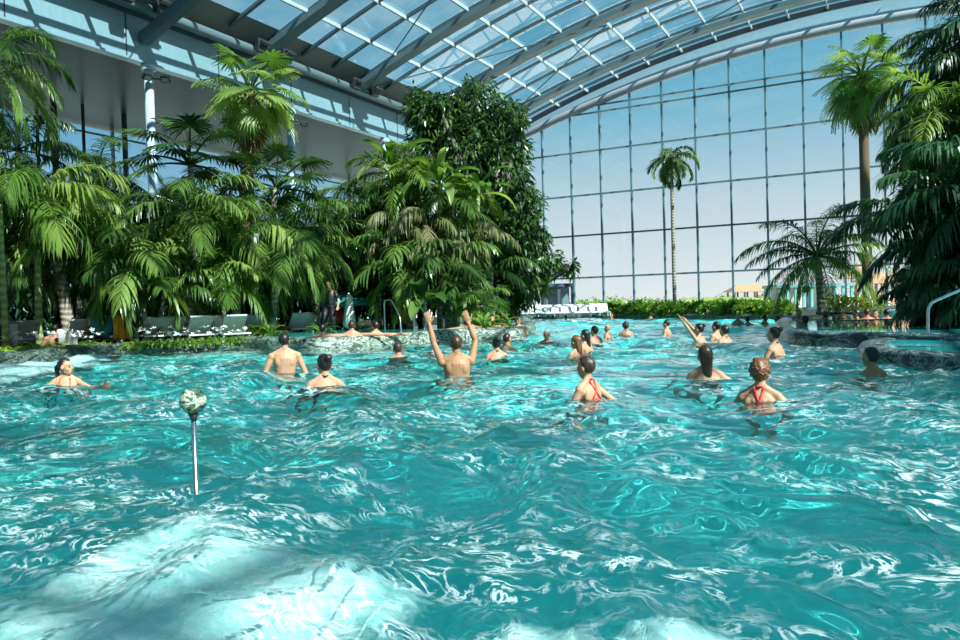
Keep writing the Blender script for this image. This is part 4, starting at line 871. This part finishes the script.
# bathers in the hot tub behind the left rim
for lb, x, y, ty, z, f, ps, s_, hr, st in (
        ('tub guest nearest the ledge plants, only head and one long arm on the rim', 323, 340, 324, 17.0, -20, 'rim', 'fair', 'dark', 'short'),
        ('sunburnt man in the tub with both arms spread over the marble rim', 352, 341, 320.5, 17.1, 0, 'rim', 'pink', 'brown', 'short'),
        ('tub guest beside the steps, turned aside with an arm on the rim', 376, 340, 321, 17.4, 30, 'rim', 'fair', 'dark', 'short'),
        ('sunbathing man lying back in the tub with arms spread, face to the pool', 469, 330, 315.5, 20.7, 175, 'lie', 'tan', 'brown', 'short'),
        ('dark-haired guest in the tub behind the man lying back', 481, 327, 314.5, 21.5, 150, 'lie', 'tan', 'dark', 'short'),
        ('guest with pale shoulders in the tub, third from the steps side', 493, 328, 315, 21.2, 160, 'stand', 'fair', 'brown', 'short'),
        ('guest lying low at the end of the tub rim', 503, 329, 316.5, 21.2, 140, 'lie', 'pink', 'dark', 'short'),
        ('last guest at the tip of the tub rim, sitting upright', 518, 330, 316, 21.4, 170, 'stand', 'tan', 'dark', 'short')):
    person(lb, x, y, ty, f, 'm', ps, s_, hr, st, 'navy', 1., .013, z=z, floor=at(x, ty, z).z-1.20, legs='sit')
# guests at the swim-up bar
BAR = [(738, 313, 'seated guest at the far rim left of the bar, fair hair', 'blond', 'fair'), (748, 316, 'low swimmer in front of the far rim, dark hair', 'dark', 'tan'), (765, 314, 'bather at the far rim below the teal pavilion, brown hair', 'brown', 'tan'),
       (778, 315.5, 'dark-haired bather just behind the woman with the black top', 'dark', 'brown'), (790, 313, 'guest at the bar end with fair skin', 'dark', 'fair'), (799, 309.5, 'guest with auburn hair behind the leaning bather', 'red', 'fair'),
       (826, 311, 'guest at the bar under the coconut palm', 'brown', 'pink'), (843, 313, 'guest at the bar left of the yellow croton', 'blond', 'fair'), (857, 310, 'tall dark-haired guest at the bar before the yellow croton', 'dark', 'tan'),
       (867, 308.5, 'sunburnt guest at the bar at the foot of the tall fan palm', 'brown', 'pink'), (876, 310, 'dark-haired guest beside the sunburnt one', 'dark', 'tan'), (887, 309, 'guest with black hair right of the tall fan palm', 'dark', 'pink'),
       (899, 313, 'short guest between two taller ones at the right end of the bar', 'brown', 'fair'), (912, 308.5, 'last guest at the right end of the bar beside the grove', 'dark', 'pink')]
for k, (x, ty, lb, hr, s_) in enumerate(BAR):
    z = 25.5 if x < 795 else 21.5; person(lb, x, ty+13, ty, (160, 20, -60, 100, 0)[k % 5], 'm' if k % 2 else 'f', 'stand' if k % 3 else 'fwd', s_, hr, 'short', ('navy', 'black', 'red')[k % 3], 1., .014, z=z, group=None)
person('swimmer far out before the hedge, dark head and shoulders', 651, 318.5, 312.5, 60, 'm', 'spread', 'tan', 'brown', 'short', 'navy', 1., .016)
person('swimmer far out near the churned white strip', 611, 318.8, 313, -60, 'm', 'stand', 'pink', 'dark', 'short', 'navy', 1., .016)
person('swimmer beside the far loungers, head above water', 566, 321, 315, 30, 'm', 'spread', 'tan', 'dark', 'short', 'navy', 1., .016)
# people on land
person('brown-skinned person sitting on the ledge seat with back to the pool', 55, 345, 324.5, 10, 'm', 'stand', 'brown', 'dark', 'short', 'grey', 1., .013, z=18.6, floor=at(55, 324.5, 18.6).z-.88-.0, legs='sit')
person('person in black shirt and trousers standing by the folded parasol', 330, 330, 281, 165, 'm', 'stand', 'fair', 'dark', 'short', 'black', 1., .013, z=22.2, floor=.12, cover='shirt')
person('person in red sitting in the shade under the teal parasol', 344, 330, 300, 150, 'm', 'stand', 'tan', 'brown', 'short', 'red', 1., .013, z=23., floor=.12, cover='shirt')
person('sunbather lying low between the flowering plants beside the orange towel', 96, 345, 333, 60, 'f', 'stand', 'tan', 'brown', 'short', 'red', .9, .014, z=18.9, floor=at(96, 333, 18.9).z-.88, legs='sit')
# ================================================================== PROPS
# ball-topped steel post rising from the water
p = onz(196, 487, 0); q0 = at(192, 401, 3.72)
pr = empty('marble_ball_post', (p.x, p.y, -1.2)); tag(pr, 'polished green marble ball on a slim steel post standing in the water', 'post')
tp = Vector((q0.x-p.x, q0.y-p.y, q0.z+1.2)); tp.x = tp.x*.2; tp.y = tp.y*.2
MB().tube([(0, 0, 0), (0, 0, tp.z-.05)], .0125, 14).build('pole', MT['chrome'], pr, True)
MB().lathe([(.05, 0), (.05, .015), (.014, .03)], 16).build('foot_plate', MT['chrome'], pr)
MB().ball((0, 0, tp.z), .064, 32, 20).build('marble_ball', MT['ballmarble'], pr, True)
MB().lathe([(.013, tp.z-.10), (.026, tp.z-.055)], 16).build('collar', MT['dark'], pr, True)
# rock ledge and marble rim of the left bank
def rimwall(path, w, z0, z1, seed, name, label, mat, cat='wall', jag=.05, step=.22, kind='structure'):
    rg = random.Random(seed); P = [Vector((x, y, 0)) for x, y in path]; L = sum((b-a).length for a, b in zip(P, P[1:])); n = int(L/step); v = []; f = []
    prof = [(-.14, z0), (-.14, -.1), (-.12, .05), (-.10, z1-.06), (-.03, z1), (w*.6, z1+.01), (w, z1-.03), (w+.02, z0)]
    for i in range(n+1):
        p = along(P, L*i/n); a = along(P, max(0, L*i/n-.3)); b = along(P, min(L, L*i/n+.3)); t = (b-a).normalized(); nn = Vector((-t.y, t.x, 0))
        for x, z in prof: v.append(p+nn*(x+rg.uniform(-jag, jag))+Vector((0, 0, z+rg.uniform(-jag, jag)*.7)))
    k = len(prof)
    for i in range(n):
        for j in range(k-1): f.append((k*i+j, k*i+k+j, k*i+k+j+1, k*i+j+1))
    f += [tuple(range(k)), tuple(n*k+j for j in range(k))[::-1]]
    o = MB().add(v, f).build(name, mat, None, jag < .03)
    return tag(o, label, cat, kind=kind)
rimwall(left_edge[1:], .55, -1.2, .20, 3, 'rock_ledge', 'dark rough rock ledge along the left pool edge', MT['rockdark'], jag=.055)
rimwall([left_edge[-1]]+prom, .36, -1.2, .25, 4, 'marble_rim', 'green and white marble rim of the raised tub on the left', MT['rock'], jag=.025, step=.18)
rimwall(far_edge[2:9]+[(30, 30)], .5, -1.2, .16, 5, 'pool_kerb', 'low kerb of the far pool edge', MT['rockdark'], jag=.02, step=.5)
# water in the tub behind the rim
tubw = MB(); pp = [Vector((x, y, 0)) for x, y in prom]; cen = [Vector((x, y, 0)) for x, y in rim_pts([(262, 337.5), (300, 337), (345, 337), (385, 335.5), (420, 333), (462, 331), (505, 330), (522, 328)])]
v = [(p.x, p.y, .24) for p in pp[:8]]+[(p.x, p.y, .24) for p in cen[:8]]
tubw.add(v, [(i, i+1, 9+i, 8+i) for i in range(7)])
twm, nt, b = nodes('tub_water'); b.inputs['Base Color'].default_value = (.03, .40, .38, 1); b.inputs['Roughness'].default_value = .06
tc = N(nt, 'TexCoord'); nz = N(nt, 'TexNoise', i_Scale=7., i_Detail=4.); nt.links.new(tc.outputs['Object'], nz.inputs['Vector']); bp = N(nt, 'Bump', i_Strength=.5, i_Distance=.05); nt.links.new(nz.outputs['Fac'], bp.inputs['Height']); nt.links.new(bp.outputs[0], b.inputs['Normal'])
tag(tubw.build('tub_water', twm), 'turquoise water in the raised tub', 'water', kind='structure')
# ---- right-hand marble basins
def basin(path, h, label, width, seed):
    P = [Vector((x, y, 0)) for x, y in path]
    root = empty('marble_basin', (P[0].x, P[0].y, -1.2)); tag(root, label, 'basin'); o0 = Vector((P[0].x, P[0].y, -1.2))
    L = sum((b-a).length for a, b in zip(P, P[1:])); n = int(L/.15); v = []; f = []
    prof = [(-.05, -1.2), (-.03, -.08), (-.03, h-.05), (0, h), (.10, h+.012), (.30, h+.005), (.34, h-.05)]; inner = []
    for i in range(n+1):
        p = along(P, L*i/n); a = along(P, max(0, L*i/n-.25)); b = along(P, min(L, L*i/n+.25)); t = (b-a).normalized(); nn = Vector((-t.y, t.x, 0))*width
        for x, z in prof: v.append(p+nn*x+Vector((0, 0, z))-o0)
        inner.append(p+nn*.32)
    k = len(prof)
    for i in range(n):
        for j in range(1, k-1): f.append((k*i+j, k*i+k+j, k*i+k+j+1, k*i+j+1))
    MB().add(v, f).build('basin_wall', MT['blackmarble'], root, True)
    MB().add(v, [(k*i, k*i+k, k*i+k+1, k*i+1) for i in range(n)]).build('basin_base', MT['tile'], root, True); return root, inner, o0
b1 = rim_pts([(782, 325), (774, 332), (779, 340), (800, 343.5), (830, 345), (866, 346)])+[(1.2, 13.3), (4, 12.6)]
b2 = rim_pts([(880, 345.5), (862, 350), (859, 357), (880, 361), (915, 363.5), (960, 366.5)])+[(2.2, 9.6), (5, 8.8)]
def smooth(pts, it=2):
    for _ in range(it):
        q = [pts[0]]
        for a, b in zip(pts, pts[1:]): q += [(a[0]*.75+b[0]*.25, a[1]*.75+b[1]*.25), (a[0]*.25+b[0]*.75, a[1]*.25+b[1]*.75)]
        pts = q+[pts[-1]]
    return pts
ow = glassmat('shallow', (.5, .8, .8))
bw, nt, b = nodes('basin_water'); b.inputs['Base Color'].default_value = (.03, .42, .44, 1); b.inputs['Roughness'].default_value = .03; b.inputs['Specular IOR Level'].default_value = .8
tc = N(nt, 'TexCoord'); nz = N(nt, 'TexNoise', i_Scale=4., i_Detail=3.); nt.links.new(tc.outputs['Object'], nz.inputs['Vector']); bp = N(nt, 'Bump', i_Strength=.05, i_Distance=.02); nt.links.new(nz.outputs['Fac'], bp.inputs['Height']); nt.links.new(bp.outputs[0], b.inputs['Normal'])
r1, in1, o1 = basin(smooth(b1), .22, 'raised basin of black veined marble with a mirror-like water sheet, the farther one', 1., 1)
P = [(p.x-o1.x, p.y-o1.y, 1.2+.205) for p in in1]+[(5-o1.x, 20-o1.y, 1.405), (2-o1.x, 22-o1.y, 1.405), (-1.-o1.x, 21.5-o1.y, 1.405)]
MB().add(P, [tuple(range(len(P)))]).build('water_sheet', bw, r1)
r2, in2, o2 = basin(smooth(b2), .14, 'raised basin of black veined marble at the right edge, nearest to the camera', 1., 2)
P = [(p.x-o2.x, p.y-o2.y, 1.2+.125) for p in in2]+[(5.2-o2.x, 12.4-o2.y, 1.325), (1.5-o2.x, 13.2-o2.y, 1.325)]
MB().add(P, [tuple(range(len(P)))]).build('water_sheet', bw, r2)
# steel handrail on the right
def handrail(label, pts, r=.024, group=None, posts=()):
    root = empty('handrail', tuple(pts[0])); tag(root, label, 'handrail', group); o = Vector(pts[0])
    MB().tube(smooth3([Vector(p)-o for p in pts]), r, 10).build('rail', MT['chrome'], root, True)
    for a, b in posts: MB().tube([Vector(a)-o, Vector(b)-o], r, 10).build('rail_post', MT['chrome'], root, True)
    for a in [pts[0], pts[-1]][:2 if pts[-1][2] < pts[0][2]+.3 else 1]: MB().lathe([(r*2.2, 0), (r*2.2, .02)], 12, tuple(Vector(a)-o)).build('flange', MT['chrome'], root)
    return root
def smooth3(P, it=2):
    for _ in range(it):
        q = [P[0]]
        for a, b in zip(P, P[1:]): q += [a.lerp(b, .12), a.lerp(b, .88)]
        P = q+[P[-1]]
    return P
zr_ = 12.4
handrail('polished steel handrail beside the right grove, rising to the picture edge', [at(928, 347, zr_), at(928, 304, zr_), at(960, 290, zr_-.1), at(1010, 268, zr_-.3), at(1012, 330, zr_-.3)])
zz = 21.4
handrail('left of the two steel handrails at the tub steps', [at(385, 333, zz), at(384, 300, zz), at(391, 300, zz-.2), at(400, 317, zz-.6), at(401, 334, zz-.7)], .028)
handrail('right of the two steel handrails at the tub steps', [at(414, 332, zz), at(414, 300, zz), at(417, 302, zz-.2), at(426, 315, zz-.6), at(426, 331, zz-.7)], .028)
# ---- loungers
canvas = flat('lounger_canvas', (.50, .55, .52), .8); canvasw = flat('white_canvas', (.80, .80, .78), .8); frm = flat('white_frame', (.7, .7, .68), .4)
def lounger_proto(mat):
    r = empty('sun_lounger', (0, 0, 0)); L, W = 1.9, .66
    f = MB(); f.bar((0, -W/2, .30), (L, -W/2, .30), .05, .05); f.bar((0, W/2, .30), (L, W/2, .30), .05, .05); f.bar((.03, -W/2, .30), (.03, W/2, .30), .05, .05); f.bar((L-.03, -W/2, .30), (L-.03, W/2, .30), .05, .05); f.build('frame', frm, r)
    for x in (.2, L-.25):
        for y in (-W/2, W/2): MB().bar((x, y, 0), (x, y, .29), .05, .05, (1, 0, 0)).build('leg', frm, r)
    MB().box(.72, L-.04, -W/2+.04, W/2-.04, .32, .38).build('seat_cushion', mat, r)
    b = MB(); a = R_(44); c = Vector((.72, 0, .36)); d = Vector((-math.cos(a), 0, math.sin(a)))
    b.bar(c, c+d*.82, W-.08, .07, (math.sin(a), 0, math.cos(a))); b.build('backrest', mat, r)
    return r
def copytree(o, parent=None):
    c = o.copy(); link(c); c.parent = parent
    for ch in list(o.children): copytree(ch, c)
    return c
pg, pw = lounger_proto(canvas), lounger_proto(canvasw); used_ = {}
def place_lounger(px, z, rz, white, label, group=None, gz=.12, name=None):
    pr_ = pw if white else pg
    o = pr_ if pr_.name not in used_ else copytree(pr_); used_[pr_.name] = 1
    o.scale = (.85, .95, .72); o.location = ground(px, z, gz); o.rotation_euler = (0, 0, R_(rz)); tag(o, label, 'sun lounger', group)
for px, z, w, lb in ((30, 18.9, 0, 'grey lounger by the far left flowers, its backrest to the pool'), (8, 19.4, 0, 'grey lounger at the left picture edge'), (160, 18.8, 0, 'grey lounger left of the slim brown trunk'), (177, 19.4, 0, 'grey lounger just behind the one left of the slim trunk'),
                     (204, 18.8, 0, 'grey lounger right of the slim brown trunk'), (222, 19.6, 0, 'middle grey lounger under the shaggy fan palm'), (238, 18.9, 0, 'grey lounger beside the bright ledge bush'), (84, 19., 1, 'white lounger behind the sunbather with the teal towel'),
                     (258, 21., 1, 'white lounger behind the bright ledge bush'), (304, 22, 1, 'white lounger left of the standing figure'), (316, 22.6, 1, 'white lounger next to the standing figure'), (341, 23.2, 1, 'white lounger in front of the folded parasol'), (133, 19.2, 1, 'white lounger beside the orange towel')):
    place_lounger(px, z, 150, w, lb)
rg = random.Random(8)
for i, px in enumerate((524, 533, 541, 549, 557, 566, 575, 584, 594, 602)):
    place_lounger(px, 45.5-.35*i, -65+rg.uniform(-6, 6), 1, 'white lounger in the far row below the left end of the window wall', 'far row of white loungers')
# towels
def towel(label, px, py, z, w, h, m, rot):
    p = at(px, py, z); n = 12; v = []; f = []
    for i in range(n+1):
        for j in range(5): v.append((w*(i/n-.5), .05*math.sin(i*1.3+j)+.02*j, -h*j/4+.03*math.sin(i*.9)))
    for i in range(n):
        for j in range(4): f.append((5*i+j, 5*i+j+1, 5*i+6+j, 5*i+5+j))
    me = MB().add(v, f).mesh('towel', CL[m], True); o = inst('towel', me, None, p, (0, 0, rot)); md = o.modifiers.new('t', 'SOLIDIFY'); md.thickness = .02; tag(o, label, 'towel')
towel('teal towel hanging over a lounger back at the left', 107, 316, 18.7, .75, .5, 'teal', .9)
towel('bright orange towel hanging beside the teal one', 122, 314.5, 18.6, .42, .62, 'orange', .9)
towel('white towel draped beside the brown-skinned sitting person', 67, 330, 18.4, .42, .45, 'white', .9)
towel('yellow towel hanging in the shade behind the left handrail', 401, 300, 23.2, .35, .75, 'yellow', .5)
# parasols
def parasol(label, px, base_z, ty, m, open_):
    g = ground(px, base_z, .12); r = empty('parasol', g); tag(r, label, 'parasol'); hgt = at(px, ty, base_z).z-.12
    MB().tube([(0, 0, 0), (0, 0, hgt)], .025, 8).build('pole', frm, r, True); MB().lathe([(.26, 0), (.26, .05), (.05, .08)], 16).build('base', MT['dark'], r)
    v = []; n = 16; prof = [(.02, 0), (.09, -.12), (.13, -.55), (.17, -.95), (.10, -1.05)] if not open_ else [(.03, 0), (.45, -.1), (.95, -.32), (.97, -.45), (.93, -.33)]
    c = MB()
    for rr, z in prof:
        for k in range(n): a = 2*PI*k/n; q = rr*(1+(.18 if not open_ else .04)*math.cos(a*8)*min(1, rr/.08)); v.append((q*math.cos(a), q*math.sin(a), hgt+z))
    c.add(v, [(n*i+k, n*i+(k+1) % n, n*i+n+(k+1) % n, n*i+n+k) for i in range(4) for k in range(n)]).build('canopy', CL[m], r, True)
    return r
parasol('folded white parasol standing beside the person in black', 350, 22.6, 293, 'white', False)
parasol('open teal parasol shading the seat behind the folded one', 343, 23.6, 292, 'teal', True)
parasol('folded grey parasol behind the ledge at the far left', 10, 19.8, 315, 'grey', False)
# dark loudspeaker box on the left ledge
p = ground(6, 18.2, .12); sp = empty('loudspeaker', p, .5); tag(sp, 'black loudspeaker box standing on the ledge at the far left', 'loudspeaker')
MB().box(-.2, .2, -.16, .16, .0, .62).build('cabinet', MT['dark'], sp); MB().box(-.17, .17, -.175, -.16, .04, .58).build('grille', flat('grille_black', (.012, .012, .012), .9), sp)
# swim-up bar counter and planter
a = at(812, 324.5, 20.2); b = at(935, 322.5, 20.2); cr_ = empty('bar_counter', (a.x, a.y, -.1)); tag(cr_, 'long low dark counter of the swim-up bar behind the marble basins', 'counter')
o = Vector((a.x, a.y, -.1)); e = Vector((b.x, b.y, -.1))-o
MB().bar(Vector((0, 0, a.z+.1)), Vector((e.x, e.y, a.z+.1)), .5, .10).build('counter_top', MT['dark'], cr_); MB().bar(Vector((0, 0, .1)), Vector((e.x, e.y, .1)), .30, .42).build('counter_base', MT['blackmarble'], cr_)
for lb, px, z, w in (('round dark planter under the yellow croton', 856, 24.2, .9),):
    p = ground(px, z, -.1); r = empty('planter', p); tag(r, lb, 'planter'); MB().lathe([(w*1.2, 0), (w*1.3, .42), (w*1.35, .45), (w*1.2, .45)], 24).build('pot', MT['blackmarble'], r, True); MB().lathe([(w*1.2, .38), (w*1.2, .42)], 24).build('soil', MT['soil'], r)
p = ground(820, 23.6, -.2); r = empty('palm_island', p); tag(r, 'round stone island at the foot of the coconut palm', 'planter'); MB().lathe([(1.0, 0), (1.05, .42), (.95, .48)], 24).build('stone_ring', MT['rockdark'], r, True); MB().lathe([(.95, .40), (.95, .45)], 24).build('soil', MT['soil'], r)
p = ground(868, 25.6, -.2); r = empty('palm_island', p); tag(r, 'round stone island at the foot of the tall fan palm', 'planter'); MB().lathe([(1.1, 0), (1.15, .55), (1.0, .6)], 24).build('stone_ring', MT['rockdark'], r, True); MB().lathe([(1.0, .5), (1.0, .56)], 24).build('soil', MT['soil'], r)
# ---- behind the glass: beach terrace
thatch = flat('thatch', (.36, .24, .13), .9, noise=.3, nscale=8., bump=.6); tealw = flat('teal_painted_wall', (.10, .30, .30), .6); grass = flat('grass_bank', (.20, .30, .07), .9, noise=.4, nscale=1.5)
def mound(label, px, z, rx, ry, h, m=None):
    p = ground(px, z, -.2); v = []; f = []; n, k = 30, 8
    for j in range(k+1):
        t = j/k*PI/2
        for i in range(n): a = 2*PI*i/n; q = 1+.08*math.sin(a*3+px)+.05*math.sin(a*7); v.append((math.cos(t)*math.cos(a)*rx*q, math.cos(t)*math.sin(a)*ry*q, math.sin(t)*h))
    for j in range(k):
        for i in range(n): f.append((n*j+i, n*j+(i+1) % n, n*j+n+(i+1) % n, n*j+n+i))
    o = MB().add(v, f).build('grass_bank', m or grass, None, True, p); tag(o, label, 'bank', kind='structure')
mound('long grassy bank outside beyond the hedge', 715, 95, 9, 4, 1.35); mound('low grassy bank outside behind the lone slender palm', 655, 110, 9, 4, .8)
def shrubs_out(label, x0, x1, z, seed):
    rg = random.Random(seed); bb = []
    for px in range(x0, x1, 5): p = ground(px, z+rg.uniform(-3, 3), -.2); bb.append((p.x, p.y, .35+rg.uniform(0, .5), rg.uniform(.5, 1.0), .8))
    leafy('dune_shrubs', label, 'shrubs', bb, (bb[0][0], bb[0][1], -.15), MT['bush'], 12, .45, .25, seed, 0, kind='stuff')
shrubs_out('low dune shrubs outside beyond the far loungers', 575, 650, 78, 61); shrubs_out('sparse dune shrubs outside left of the teal pavilion', 650, 780, 120, 62)
def pavilion(label, px0, px1, z, h, m, thatched=False, bays=4):
    a = ground(px0, z, -.2); b = ground(px1, z, -.2); r = empty('pavilion', a, math.atan2(b.y-a.y, b.x-a.x)); tag(r, label, 'pavilion'); L = (b-a).length
    for k in range(bays+1):
        x = L*k/bays
        for y in (0, 2.6): MB().box(x-.09, x+.09, y-.09, y+.09, 0, h).build('post', m, r)
    if thatched:
        v = [(-.6, -.6, h), (L+.6, -.6, h), (L+.6, 3.2, h), (-.6, 3.2, h), (.6, 1.3, h+.9), (L-.6, 1.3, h+.9)]; MB().add(v, [(0, 1, 5, 4), (1, 2, 5), (2, 3, 4, 5), (3, 0, 4), (3, 2, 1, 0)]).build('thatched_roof', thatch, r)
    else: MB().box(-.2, L+.2, -.2, 2.8, h, h+.22).build('roof', m, r); MB().box(-.05, L+.05, 2.5, 2.6, 0, h).build('back_wall', MT['purlin'], r)
    return r
pavilion('teal flat-roofed pavilion outside behind the coconut palm', 780, 812, 54, 1.75, tealw); pavilion('teal flat-roofed cabana outside right of the coconut palm stems', 826, 852, 54, 1.75, tealw, False, 3)
pavilion('long thatched beach bar outside at the foot of the tall fan palm', 872, 925, 62, 2.0, thatch, True, 5); pavilion('low thatched shelter outside left of the teal pavilion', 735, 775, 95, 1.9, thatch, True, 4)
pavilion('grey pergola outside near the left end of the window wall', 546, 573, 51.5, 2.2, MT['bar'], False, 2)
# thatched lookout tower
p = ground(858, 66, -.2); r = empty('lookout_tower', p, .4); tag(r, 'small lookout tower with a pointed thatched roof outside', 'tower'); h = at(858, 287, 66).z+.2
for x in (-.8, .8):
    for y in (-.8, .8): MB().tube([(x*1.15, y*1.15, 0), (x, y, h+1.0)], .09, 8).build('post', frm, r)
MB().box(-1.1, 1.1, -1.1, 1.1, h-1., h-.85).build('platform', thatch, r); MB().lathe([(1.75, h+.75), (1.1, h+1.15), (.5, h+1.6), (.03, h+2.15)], 16).build('thatched_roof', thatch, r)
q = MB()
for z in (h-.4, h-.1):
    for s in (-1, 1): q.bar((-1, s, z), (1, s, z), .05, .05); q.bar((s, -1, z), (s, 1, z), .05, .05)
q.build('railing', frm, r)
